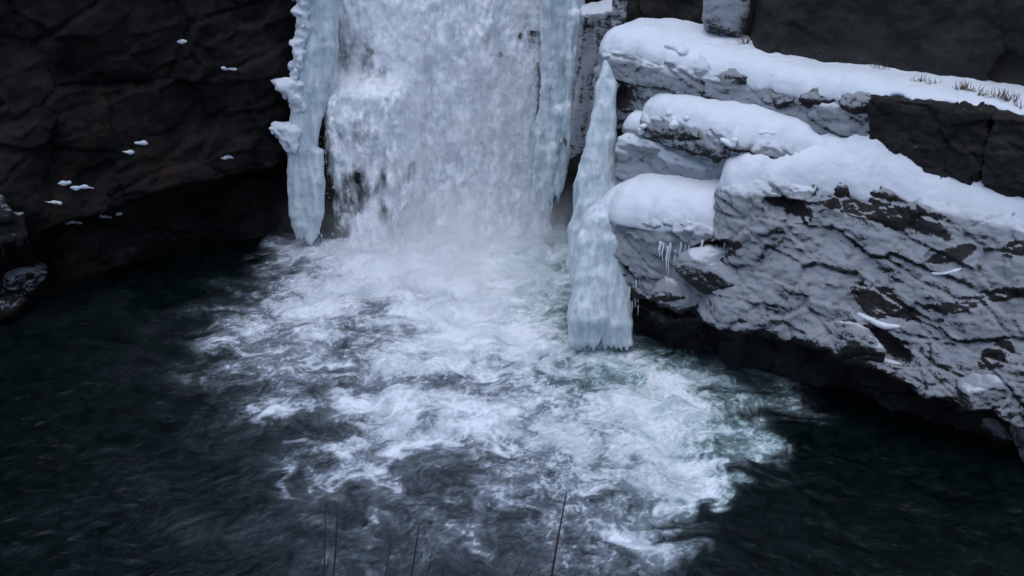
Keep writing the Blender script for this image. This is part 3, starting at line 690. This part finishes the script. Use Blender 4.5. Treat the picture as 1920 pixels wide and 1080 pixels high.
# snow crusted ice knobs on the cliff shoulder next to that column
def lumpy_snow(name, pts, label, seed, h=.045, k=.12, cat='snow', group=None, mat=None, amp=.05):
    st = [[p, (p[0]+.001, p[1], p[2]-.001, p[3])] for p in pts]
    lo, hi = bounds_of(st, .3)
    def f(X, Y, Z):
        s = None
        for p in pts:
            q = np.sqrt((X-p[0])**2+(Y-p[1])**2+((Z-p[2])*1.5)**2)-p[3]; s = q if s is None else smin(s, q, k)
        return s + amp*(noise(X*4, Y*4, Z*4, seed)+.5*noise(X*9, Y*9, Z*9, seed+1))
    V, Q, N = solid(f, lo, hi, h, lambda V, N: .02*fbm(V[:, 0]*9, V[:, 1]*9, V[:, 2]*9, 2, seed))
    o = make_obj(name, V, Q, mat or M_SNOW, attrs={'frost': np.ones(len(V))}); tag(o, label, cat, group); return o
lumpy_snow('snow_clump', [PX(x, y, 28.5, r) for x, y, r in [(528, 158, .2), (538, 162, .22), (548, 172, .24), (556, 185, .22), (562, 160, .2), (566, 195, .2), (545, 155, .2), (560, 205, .18), (520, 152, .16), (540, 165, .2), (556, 200, .14)]], 'upper snow clump stuck beside the ice column on the black cliff', 81, amp=.14, k=.2)
lumpy_snow('snow_clump', [PX(x, y, 28.4, r) for x, y, r in [(528, 238, .2), (518, 246, .18), (536, 250, .24), (548, 240, .22), (542, 262, .22), (552, 268, .2), (556, 250, .2), (548, 280, .16), (515, 235, .15), (535, 262, .14)]], 'lower snow clump stuck beside the ice column on the black cliff', 82, amp=.14, k=.2)
lumpy_snow('snow_clump', [PX(x, y, 28.6, r) for x, y, r in [(562, 20, .20), (568, 35, .2), (572, 50, .18), (566, 65, .18), (560, 80, .2), (560, 95, .2), (563, 110, .22), (558, 125, .2), (553, 140, .16), (572, 5, .22), (570, -15, .25)]], 'strip of crusted snow along the top of the ice column on the black cliff', 83, amp=.16, k=.2)

lumpy_snow('snow_drift', lumpy_top, 'smooth snow draped over the top of the ice fan', 84, k=.25, amp=.03)
# ------------------------------------------------------------------ grey slab between ice curtain and outcrop
def gslab(X, Y, Z): return None
def build_slab():
    c = at_y(1112, 160, 27.6)
    def f(X, Y, Z):
        dx = np.abs(X-c[0]-0.06*(Z-c[2]))-0.52; n = .2*noise(X*1.2, Y*1.2, Z*.8, 91)
        s = smax(dx, np.abs(Y-28.3)-.9, .12); s = smax(s, Z-(c[2]+2.05)-.1*(X-c[0]), .12); s = smax(s, (c[2]-1.95+.35*(X-c[0]))-Z, .2)
        return s+n*.5
    V, Q, N = solid(f, c+np.array([-1.1, -.6, -2.6]), c+np.array([1.1, 2, 2.8]), .05, lambda V, N: .09*fbm(V[:, 0]*4, V[:, 1]*4, V[:, 2]*.9, 4, 92)+.04*fbm(V[:, 0]*2, V[:, 1]*2, V[:, 2]*2, 3, 93))
    fr = np.clip(.56+.6*fbm(V[:, 0]*7, V[:, 1]*7, V[:, 2]*1.2, 4, 94)+.8*N[:, 2], 0, 1)
    o = make_obj('rock_slab', V, Q, M_ROCK, attrs={'frost': fr}); tag(o, 'upright grey rock slab streaked with frost beside the ice curtain', 'rock')
build_slab()
print('ice', time.time()-T0)

# ------------------------------------------------------------------ loose pieces set on the rock (found by dropping sight lines on the built surfaces)
from mathutils.bvhtree import BVHTree
from mathutils import Vector
def bvh(names):
    vv = []; ff = []; k = 0
    for nm in names:
        for V, F in REG[nm]: vv += V.tolist(); ff += (F+k).tolist(); k += len(V)
    return BVHTree.FromPolygons(vv, ff)
B_LEFT = bvh(['cliff_left']); B_OUT = bvh(['ledge', 'rock_block']); B_TOP = bvh(['snow_drift', 'cliff_right', 'ledge'])
def hit(px, py, tree, out=0.0):
    d = Vector(_ray(px, py)).normalized(); p, n, i, dist = tree.ray_cast(Vector(SURV), d)
    if p is None: return None
    return np.array(p) - np.array(d)*out
def chain(name, pts, label, cat, seed, mat, fb=.45, h=.03, k=.05, amp=.02, group=None, parent=None):
    """pts: list of polylines of world (x,y,z,r) fused into one piece"""
    lo, hi = bounds_of(pts, .25)
    def f(X, Y, Z):
        s = np.full(X.shape, .6, np.float32)
        for pl in pts:
            for a, b in zip(pl[:-1], pl[1:]):
                a = np.array(a); b = np.array(b); d = b[:3]-a[:3]; L = float(np.dot(d, d))+1e-9
                t = np.clip(((X-a[0])*d[0]+(Y-a[1])*d[1]+(Z-a[2])*d[2])/L, 0, 1)
                s = smin(s, np.sqrt((X-a[0]-t*d[0])**2+(Y-a[1]-t*d[1])**2+(Z-a[2]-t*d[2])**2)-(a[3]*(1-t)+b[3]*t), k)
        return s + amp*noise(X*5, Y*5, Z*5, seed)
    V, Q, N = solid(f, lo, hi, h, None)
    o = make_obj(name, V, Q, mat, parent, attrs={'frost': np.clip(fb+.6*N[:, 2], 0, 1)})
    if parent is None: tag(o, label, cat, group)
    elif label: o['label'] = label
    return o
def patch(px, py, wpx, label, tree=B_LEFT, r=.045, seed=1, group=None, thick=1.0):
    rr = random.Random(seed); P_ = []
    for i in range(9):
        t = i/8; q = hit(px+1.25*wpx*(t-.5), py+rr.uniform(-2.5, 2.5), tree, .0)
        if q is not None: P_.append(q)
    if len(P_) < 3: return
    P_ = np.array(P_)
    for _ in range(3): P_[1:-1] = (P_[:-2]+P_[1:-1]+P_[2:])/3
    pl = [(*q, r*(.35+.75*math.sin(math.pi*(.1+.8*i/(len(P_)-1))))*rr.uniform(.75, 1.2)*thick) for i, q in enumerate(P_)]
    chain('snow_patch', [pl], label, 'snow', seed, M_SNOW, h=.02, k=.05, amp=.06, group=group)
for i, (x, y, w_, lb) in enumerate([
    (343, 78, 16, 'tiny snow patch under the slanting overhang of the black cliff'),
    (428, 128, 24, 'thin white snow streak high on the black cliff beside the ice column'),
    (240, 284, 20, 'thin snow streak halfway up the black cliff'),
    (266, 269, 22, 'short snow line just above another on the black cliff'),
    (421, 294, 24, 'snow streak on the grey block near the ice column'),
    (118, 344, 22, 'shorter piece of the crooked snow patch low on the black cliff'),
    (152, 352, 34, 'longer piece of the crooked snow patch low on the black cliff'),
    (100, 380, 24, 'faint snow smear below the crooked snow patch'),
    (137, 418, 24, 'snow lump on a low ledge of the black cliff'),
    (196, 405, 16, 'small snow lump next to a pair on the low dark ledge'),
    (224, 401, 12, 'tiny snow dab at the end of the low dark ledge')]):
    patch(x, y, w_, lb, seed=120+i, thick=.8 if w_ > 20 else .9)
# rolls of snow caught on the lower lips of the hollows
for i, (pl, lb) in enumerate([
    ([(1607, 588), (1640, 604), (1665, 615), (1690, 612)], 'curved snow roll under the upper hollow low on the broad face'),
    ([(1622, 636), (1636, 662), (1660, 680), (1690, 682)], 'crescent of snow cupping the lowest hollow of the broad face'),
    ([(1742, 512), (1775, 514), (1806, 502)], 'thin snow roll under the slot near the middle of the broad face')]):
    pl = np.array(pl, float); m_ = 16; P_ = []
    for j in range(m_):
        f_ = j/(m_-1)*(len(pl)-1); a_ = min(int(f_), len(pl)-2); f_ -= a_; x, y = pl[a_]*(1-f_)+pl[a_+1]*f_
        p = hit(x, y, B_OUT, .0)
        if p is not None: P_.append(p)
    if len(P_) < 4: continue
    P_ = np.array(P_)
    for _ in range(8): P_[1:-1] = (P_[:-2]+P_[1:-1]+P_[2:])/3
    R_ = .055 if i in (0, 1) else .03
    chain('snow_roll', [[(*p, R_*(.25+.75*math.sin(math.pi*j/(len(P_)-1)))) for j, p in enumerate(P_)]], lb, 'snow', 140+i, M_SNOW, h=.026, amp=.025)
# hanging frost and icicles under the ledges
def icicles(anchors, label, seed, ln=(.15, .45), r=.04):
    rr = random.Random(seed); root = empty('icicle_row'); tag(root, label, 'icicles')
    for x, y in anchors:
        p = hit(x, y, B_OUT, .03)
        if p is None: continue
        l = rr.uniform(*ln); q = r*rr.uniform(.6, 1.3); V = []; F = []; ns = 7; ks = 9
        for j in range(ks):
            t = j/(ks-1); rad = q*(1-t)**.8*(1+.25*math.sin(j*2.3+seed))+.004
            for a_ in range(ns):
                an = a_*2*math.pi/ns; V.append((p[0]+rad*math.cos(an)+.012*math.sin(j*1.1), p[1]+rad*math.sin(an), p[2]+.14-(l+.14)*t))
        for j in range(ks-1):
            for a_ in range(ns): F.append((j*ns+(a_+1) % ns, j*ns+a_, (j+1)*ns+a_, (j+1)*ns+(a_+1) % ns))
        make_obj('icicle', np.array(V), np.array(F), M_ICE, root, {'frost': np.full(len(V), .75)})
rr = random.Random(5)
icicles([(1445+rr.uniform(0, 60), 150+rr.uniform(-4, 6)) for _ in range(5)], 'short frosted icicles under the top snow cap', 161, (.25, .5), .035)
icicles([(1235+i*8+rr.uniform(-3, 3), 466+rr.uniform(-6, 14)) for i in range(8)], 'row of grey icicles under the lowest shelf', 162, (.25, .7), .035)
icicles([(1305+i*13+rr.uniform(-4, 4), 462+rr.uniform(-6, 8)) for i in range(5)], 'icicles hanging above the triangular frosted block', 163, (.2, .4), .03)
icicles([(1172+i*7+rr.uniform(-2, 2), 540+rr.uniform(-8, 8)) for i in range(5)], 'thin icicles beside the ice fan', 164, (.4, .9), .03)
def knobs(cs, label, seed):
    pts = []
    for x, y, r in cs:
        p = hit(x, y, B_OUT, .06)
        if p is not None: pts.append((*p, r))
    if pts: lumpy_snow('frost_knob', pts, label, seed, h=.03, k=.11, cat='frost', amp=.03)
knobs([(1256, 212, .10), (1264, 222, .09), (1266, 233, .12), (1280, 214, .11), (1262, 238, .08), (1286, 222, .07)], 'cluster of round frost knobs on the second step nose', 171)
knobs([(1206, 236, .09), (1203, 244, .09), (1201, 250, .07)], 'three stacked frost knobs under the second step', 172)
knobs([(1356, 262, .09), (1366, 268, .10), (1378, 262, .09), (1372, 272, .08)], 'frost knobs at the end of the second step', 173)
knobs([(1272, 92, .12), (1280, 98, .13), (1264, 88, .12), (1288, 95, .11), (1256, 86, .12)], 'frost knobs under the top snow cap', 174)
knobs([(1425, 250, .09), (1435, 248, .08), (1452, 250, .09), (1462, 245, .08)], 'frost knobs between the second and third snow caps', 175)
# boulders
def boulder(name, c, r, seed, label, parent=None, rot=0.0, frost_lo=.1, frost_k=1.0, cut=None, mat=None, cat='boulder', group=None, h=.045):
    c = np.array(c); ca, sa = math.cos(rot), math.sin(rot)
    def f(X, Y, Z):
        x = (X-c[0])*ca+(Y-c[1])*sa; y = -(X-c[0])*sa+(Y-c[1])*ca; z = Z-c[2]
        q = None
        r2 = random.Random(seed)
        for _ in range(9):
            d = np.array([r2.gauss(0, 1), r2.gauss(0, 1), r2.gauss(0, 1)]); d /= np.linalg.norm(d)
            pl = x*d[0]/r[0]+y*d[1]/r[1]+z*d[2]/r[2]-r2.uniform(.62, .9); q = pl if q is None else smax(q, pl, .05)
        e = np.sqrt((x/r[0])**2+(y/r[1])**2+(z/r[2])**2)-1
        return smax(q, e, .12)*min(r)
    V, Q, N = solid(f, c-np.array([max(r)]*3)*1.15, c+np.array([max(r)]*3)*1.15, h, lambda V, N: _lumps(V, seed, .05, .03))
    fr = np.clip(frost_lo + frost_k*N[:, 2] + .35*fbm(V[:, 0], V[:, 1], V[:, 2], 4, seed), 0, 1)
    o = make_obj(name, V, Q, mat or M_ROCK, parent, attrs={'frost': fr})
    if parent is None: tag(o, label, cat, group)
    elif label: o['label'] = label
    return o
def Wp(px, py, w): return loc2w(at_w(px, py, w))
boulder('boulder', Wp(1335, 512, .15), (.95, .6, .62), 181, 'triangular frosted block under the lowest shelf', outcrop, -.58, .45, .6)
boulder('boulder', Wp(1385, 578, .0), (.75, .5, .42), 182, 'rounded frosted block above the undercut', outcrop, -.58, .42, .6)
boulder('boulder', Wp(1260, 545, .25), (.6, .5, .4), 183, 'small frosted block behind the ice fan', outcrop, -.58, .35, .6)
boulder('boulder', Wp(1600, 640, .0), (.8, .5, .5), 184, 'rough block at the foot of the broad face', outcrop, -.58, .25, .7)
boulder('boulder', Wp(1840, 740, -.1), (.6, .5, .5), 185, 'rough snowy block at the lower corner of the broad face', outcrop, -.58, .38, .6)
boulder('frosted_boulder', Wp(1362, 8, 3.7), (.55, .6, 1.15), 186, 'upright frost covered rock on the snow at the foot of the grey cliff', rot=-.4, frost_lo=.72, frost_k=.5)
for i, (x, y, w_, r, fl) in enumerate([(1540, 182, 2.0, (.5, .4, .3), .2), (1615, 190, 1.95, (.5, .4, .3), .25), (1470, 186, 2.05, (.4, .35, .3), .3)]):
    boulder('rock_block', Wp(x, y, w_+.12), r, 300+i, None, outcrop, -.58+.5*math.sin(i*2.1), fl, .65)
for i, (x, y, z, r, lb) in enumerate([(1885, 800, .15, .6, 'frost speckled boulder at the waterline below the broad face'), (1800, 768, .05, .42, 'low dark boulder at the waterline flecked with snow'),
                                       (1945, 830, .3, .75, 'snowy boulder at the waterline furthest along the outcrop')]):
    boulder('shore_boulder', at_z(x, y, z), (r, r*.8, r*.7), 190+i, lb, rot=.5*i, frost_lo=.22 if i < 2 else .5, frost_k=.7)
for i, (x, y, r, lo_, lb) in enumerate([(45, 530, .75, .12, 'dark boulder with a snowy top under the cliff overhang'), (88, 505, .45, .1, 'small dark boulder capped with a dab of snow'),
                                   (15, 575, .6, -.05, 'bare wet boulder at the waterline of the black cliff'), (215, 485, .5, -.1, 'pale flat rock in the black recess'), (150, 500, .55, -.12, 'dark flat rock low in the recess')]):
    p = at_z(x, y, .5 if i < 2 else .3); boulder('foot_boulder', p, (r, r*.8, r*.55), 200+i, lb, rot=.6+.3*i, frost_lo=lo_-.1, frost_k=.55, mat=M_CLIFF)
# ice mound with icicles on the far left
q = hit(-8, 392, B_LEFT, .12)
md = [(*(q+np.array([dx, -dx*.4, dz])), r) for dx, dz, r in [(0, 0, .30), (-.4, .1, .4), (.22, -.1, .22), (-.2, -.3, .3), (.1, .2, .2)]]
st = [[m_, (m_[0]+.01, m_[1], m_[2]-.05, m_[3])] for m_ in md]
for i in range(11):
    x = q[0]-.55+.11*i; y = q[1]-.35+.05*i; st.append([(x, y, q[2]-.2, .06), (x, y-.02, q[2]-.7-.2*r_.random(), .035), (x, y-.02, q[2]-1.0-.6*r_.random(), .01)])
chain('ice_mound', st, 'grey ice mound with a fringe of icicles on the black cliff', 'ice', 211, M_ROCK, h=.04, k=.1, fb=.05)
# old frosted stump wedged behind the corner of the top ledge
p = Wp(1160, 25, 4.0)
chain('tree_stump', [[(p[0], p[1], p[2]-.9, .22), (p[0]+.02, p[1], p[2]+.9, .17)]], 'pale dead trunk standing behind the corner of the top ledge', 'trunk', 213, M_ROCK, amp=.05)
# dry grass and bare twigs on the top snow
def strip_tubes(name, paths, mat, label, cat, group=None, nseg=4):
    V = []; F = []
    for pi, P_ in enumerate(paths):
        b0 = len(V)
        for j, (x, y, z, r) in enumerate(P_):
            for a in range(nseg):
                V.append((x+r*math.cos(a*2*math.pi/nseg), y+r*math.sin(a*2*math.pi/nseg), z))
        for j in range(len(P_)-1):
            for a in range(nseg):
                if j == 0 and pi:                           # every blade grows from the one root
                    F.append((a, (a+1) % nseg, b0+nseg+(a+1) % nseg, b0+nseg+a)); continue
                i0 = b0+j*nseg+a; i1 = b0+j*nseg+(a+1) % nseg; F.append((i0, i1, i1+nseg, i0+nseg))
    o = make_obj(name, np.array(V), np.array(F), mat); tag(o, label, cat, group); return o
rr = random.Random(9)
for i, (x, y, n_, hh) in enumerate([(1725, 148, 14, .22), (1745, 152, 10, .18), (1802, 163, 18, .26), (1815, 165, 14, .22), (1842, 172, 10, .2), (1868, 178, 16, .26), (1884, 182, 18, .3), (1900, 186, 14, .26), (1640, 120, 10, .24), (1655, 126, 8, .2), (1622, 112, 8, .22), (1912, 196, 10, .22)]):
    p = hit(x, y+5, B_TOP)
    if p is None: continue
    paths = []
    for k in range(n_):
        a = rr.uniform(0, 6.28); b_ = rr.uniform(.1, .5)*hh; h_ = hh*rr.uniform(.7, 1.5); ox, oy = rr.gauss(0, .09), rr.gauss(0, .07)
        paths.append([(p[0]+ox+b_*t*t*math.cos(a), p[1]+oy+b_*t*t*math.sin(a), p[2]-.04+h_*(t-.35*t*t), .011*(1-.8*t)) for t in (0, .35, .7, 1)])
    strip_tubes('grass_tuft', paths, M_GRASS, 'dry brown grass tuft poking through the snow below the grey cliff', 'grass', 'dry grass tufts along the top snow cap', 3)
def twig_bush(px, py, label, seed, n_=7, hh=.7):
    p = hit(px, py, B_TOP); r2 = random.Random(seed); paths = []
    for k in range(n_):
        a = r2.uniform(-1.2, 1.2); l = hh*r2.uniform(.5, 1.1); pts = [(p[0], p[1], p[2]-.05, .014)]
        for t in (.3, .6, 1): pts.append((p[0]+l*t*math.sin(a)+r2.gauss(0, .03), p[1]-.2*l*t, p[2]+l*t*math.cos(a)*(1-.45*t)+r2.gauss(0, .02), .012*(1-.75*t)))
        paths.append(pts)
    strip_tubes('bare_bush', paths, M_TWIG, label, 'bush')
twig_bush(1398, 82, 'small bare bush arching out of the top snow cap', 221)
twig_bush(1548, 98, 'bare twig poking up from the back of the top snow cap', 222, 3, .4)
# bare shoots on the near bank
rr = random.Random(11)
for i, (xt, yt, xb, lb) in enumerate([(1062, 925, 1033, 'tallest bare reddish shoot rising over the pool'), (786, 985, 771, 'bare reddish shoot beside a shorter one'), (632, 966, 625, 'shorter of two parallel thin bare shoots'), (611, 945, 606, 'taller of two parallel thin bare shoots'),
                                  (733, 1018, 724, 'short thin bare shoot'), (809, 1040, 802, 'short bare shoot tip next to a taller reddish one'), (976, 1052, 966, 'low leaning shoot tip beneath the tallest shoot'), (1003, 1058, 990, 'low shoot tip close to the tallest shoot')]):
    Yd = 4.7+.08*i; k = (xb-xt)/(1080-yt); pts = []
    for j, t in enumerate((0, .25, .5, .75, 1)):
        py = 1270+(yt-1270)*t; px = xt+k*(py-yt)+rr.uniform(-2, 2)*(t < 1); p = at_y(px, py, Yd); pts.append((*p, .013*(1-.72*t)*(1.0 if i < 3 else .75)))
    strip_tubes('bare_shoot', [pts], M_STEM, lb, 'shoot', 'bare shoots on the near bank', 6)
print('loose', time.time()-T0)

# ------------------------------------------------------------------ waterfall
def mat_fall():
    m, n, l, p = mat_new('falling_water')
    tc = n.new('ShaderNodeTexCoord').outputs['Object']
    mp = n.new('ShaderNodeMapping'); mp.inputs['Scale'].default_value = (1, 1, 0.45); l.new(tc, mp.inputs[0])
    n1 = tex_noise(n, l, 4.5, 8, 0.66, mp.outputs[0], 0.5)
    a = mathn(n, l, 'ADD', attr(n, 'cover'), mathn(n, l, 'MULTIPLY', mathn(n, l, 'SUBTRACT', n1.outputs[0], 0.5), 1.1))
    al = maprange(n, l, a, 0.12, 0.85)
    l.new(mixc(n, l, maprange(n, l, n1.outputs[0], 0.35, 0.65), (0.80, 0.84, 0.90), (0.95, 0.965, 0.98)), p.inputs['Base Color'])
    p.inputs['Roughness'].default_value = 0.6; p.inputs['Specular IOR Level'].default_value = 0.2
    l.new(al, p.inputs['Alpha'])
    l.new(bump(n, l, n1.outputs[0], 0.15, 0.06), p.inputs['Normal'])
    return m
M_FALL = mat_fall()
def build_falls():
    root = empty('waterfall'); tag(root, 'white waterfall plunging into the foaming pool between ice columns', 'waterfall')
    def sheet(name, y0, seed, cov, amp, xl, xr, hol, zt=11.2, h=.05):
        x = np.arange(-6.6, 2.2, h); z = np.arange(-.3, zt, h)
        X, Z = np.meshgrid(x, z, indexing='ij')
        drop = zt - Z
        sw = X + .25*fbm(X*.5, Z*.3, seed*1., 3, seed)
        col = fbm(sw*1.6, Z*.28, 0*Z, 5, seed+1, .6); cl = fbm(sw*2.2, Z*1.3-col*.8, seed+.5, 5, seed+2, .6)
        lobe = np.exp(-(np.clip(np.abs(X+4.35)-.75, 0, 9)/.55)**2)*sstep(5.3, 4.7, Z)
        Y = y0 + .09*(Z-1) - amp*(2.0*col+1.6*cl) - .35*fbm(X*.6+.2*Z, Z*.35, 3., 3, seed+12) - lobe*(.75+.10*np.clip(4.8-Z, 0, 5))
        cn = fbm(X*.55+3, Z*.38, 2.0, 4, 909, .6)
        cover = cov(X, Z, lobe) + .55*cl + .3*col - hol*sstep(.0, .28, cn)*(sstep(-1.8, -3.8, X)+.2*sstep(-.4, .8, X))
        e = .35*fbm(Z*.7, X*.2, seed*2., 4, seed+6)
        cover -= 1.6*sstep(.05, -.55, X-(xl(Z)+e)) + 1.6*sstep(-.05, .6, X-(xr(Z)+e*1.1))
        V = np.stack([X, Y, Z], -1).reshape(-1, 3)
        o = make_obj(name, V, grid_quads(*X.shape)[:, ::-1], M_FALL, root, {'cover': cover.ravel()})
        return o
    XL = lambda Z: np.interp(Z, [0, 2.5, 4.2, 5.2, 11], [-5.35, -5.5, -5.85, -5.65, -5.6]); XR = lambda Z: np.interp(Z, [0, 2, 5, 11], [1.1, .72, .6, .95])
    main = sstep
    sheet('back_curtain', 29.75, 301, lambda X, Z, L: .95 - .25*sstep(-3.0, -4.2, X)*sstep(5., 3.5, Z), .16, XL, XR, .45)
    sheet('main_curtain', 29.35, 311, lambda X, Z, L: .80 + .30*np.exp(-((X+1.6)/1.8)**2) - .22*sstep(-2.7, -3.6, X)*sstep(4.6, 3.2, Z) + .35*L*sstep(3.6, 4.6, Z), .22, XL, XR, .45)
    sheet('front_veil', 29.0, 321, lambda X, Z, L: .28 + .38*np.exp(-((X+1.3)/1.6)**2) + .30*L*sstep(2.8, 4.5, Z) - .2*sstep(-2.7, -3.6, X)*sstep(4., 2., Z)+.3*sstep(1.5, .2, Z), .30, XL, XR, .35)
    # airborne splashes: clots of water thrown off the sheet
    n = 1600
    ico = np.array([[0, 0, 1], [.89, 0, .45], [.28, .85, .45], [-.72, .53, .45], [-.72, -.53, .45], [.28, -.85, .45], [.72, .53, -.45], [-.28, .85, -.45], [-.89, 0, -.45], [-.28, -.85, -.45], [.72, -.53, -.45], [0, 0, -1]])
    fc = np.array([[0,1,2],[0,2,3],[0,3,4],[0,4,5],[0,5,1],[1,6,2],[2,7,3],[3,8,4],[4,9,5],[5,10,1],[6,7,2],[7,8,3],[8,9,4],[9,10,5],[10,6,1],[11,7,6],[11,8,7],[11,9,8],[11,10,9],[11,6,10]])
    cen = []
    for i in range(n):
        q = rng.random()
        if q < .0:
            z = rng.uniform(.3, 4.8); x = -4.4+rng.normal(0, .62); y = 28.55-.08*(4.8-z)+rng.normal(0, .2)
        elif q < .6:
            z = rng.uniform(.5, 9); sidex = rng.random() < .5; x = (float(XL(z)) if sidex else float(XR(z)))+rng.normal(0, .22); y = 29.0+rng.normal(0, .25)
        else:
            z = abs(rng.normal(0, .35))+.15; x = rng.uniform(-6, 1.6); y = 28.2+rng.normal(0, .7)
        cen.append((x, y, z))
    cen = np.array(cen); sz = rng.gamma(2.0, .0035, n)+.003
    st = np.stack([np.ones(n), np.ones(n), rng.uniform(1, 2.6, n)], 1)
    V = (ico[None]*sz[:, None, None]*st[:, None, :]*(1+.3*rng.normal(size=(n, 12, 1))) + cen[:, None]).reshape(-1, 3)
    Fq = (fc[None] + 12*np.arange(n)[:, None, None]).reshape(-1, 3)
    o = make_obj('spray', V, Fq, M_FALL, root, {'cover': np.full(len(V), 2.0)}); o['kind'] = 'stuff'
build_falls()
print('falls', time.time()-T0)

# ------------------------------------------------------------------ mist at the foot of the falls
def build_mist():
    m = bpy.data.materials.new('mist'); m.use_nodes = True; n = m.node_tree.nodes; l = m.node_tree.links
    n.remove(n['Principled BSDF'])
    pv = n.new('ShaderNodeVolumePrincipled'); l.new(pv.outputs[0], n['Material Output'].inputs['Volume'])
    pv.inputs['Color'].default_value = (0.985, 0.99, 0.995, 1); pv.inputs['Anisotropy'].default_value = 0.2
    tc = n.new('ShaderNodeTexCoord').outputs['Object']
    sep = n.new('ShaderNodeSeparateXYZ'); l.new(tc, sep.inputs[0])
    def q(sock, c, s):
        d = mathn(n, l, 'DIVIDE', mathn(n, l, 'SUBTRACT', sock, c), s); return mathn(n, l, 'MULTIPLY', d, d)
    def blob(c, s):
        e = mathn(n, l, 'ADD', mathn(n, l, 'ADD', q(sep.outputs[0], c[0], s[0]), q(sep.outputs[1], c[1], s[1])), q(sep.outputs[2], c[2], s[2]))
        return mathn(n, l, 'EXPONENT', mathn(n, l, 'MULTIPLY', e, -1.0))
    a = blob((-1.7, 27.9, 0.3), (2.7, 1.6, 1.1)); b = blob((-1.3, 28.75, 4.2), (1.9, 0.7, 4.6)); c = blob((-1.2, 25.5, .1), (3.2, 2.6, .55))
    tot = mathn(n, l, 'ADD', mathn(n, l, 'ADD', mathn(n, l, 'MULTIPLY', a, 1.25), mathn(n, l, 'MULTIPLY', b, .45)), mathn(n, l, 'MULTIPLY', c, .22))
    t = tex_noise(n, l, 0.95, 3, 0.62, tc, 0.8)
    dn = mathn(n, l, 'MULTIPLY', tot, maprange(n, l, t.outputs[0], 0.38, 0.64, 0.05, 2.0))
    l.new(mathn(n, l, 'MULTIPLY', dn, 1.0), pv.inputs['Density'])
    lo = np.array([-7.2, 20.5, .02]); hi = np.array([3.4, 29.9, 8.5])
    V = [(x, y, z) for x in (lo[0], hi[0]) for y in (lo[1], hi[1]) for z in (lo[2], hi[2])]
    F = [(0, 1, 3, 2), (4, 6, 7, 5), (0, 4, 5, 1), (2, 3, 7, 6), (0, 2, 6, 4), (1, 5, 7, 3)]
    o = make_obj('mist', V, F, m, smooth=False); tag(o, 'white mist rising where the falls hit the pool', 'mist', kind='stuff')
build_mist()
print('done', time.time()-T0)
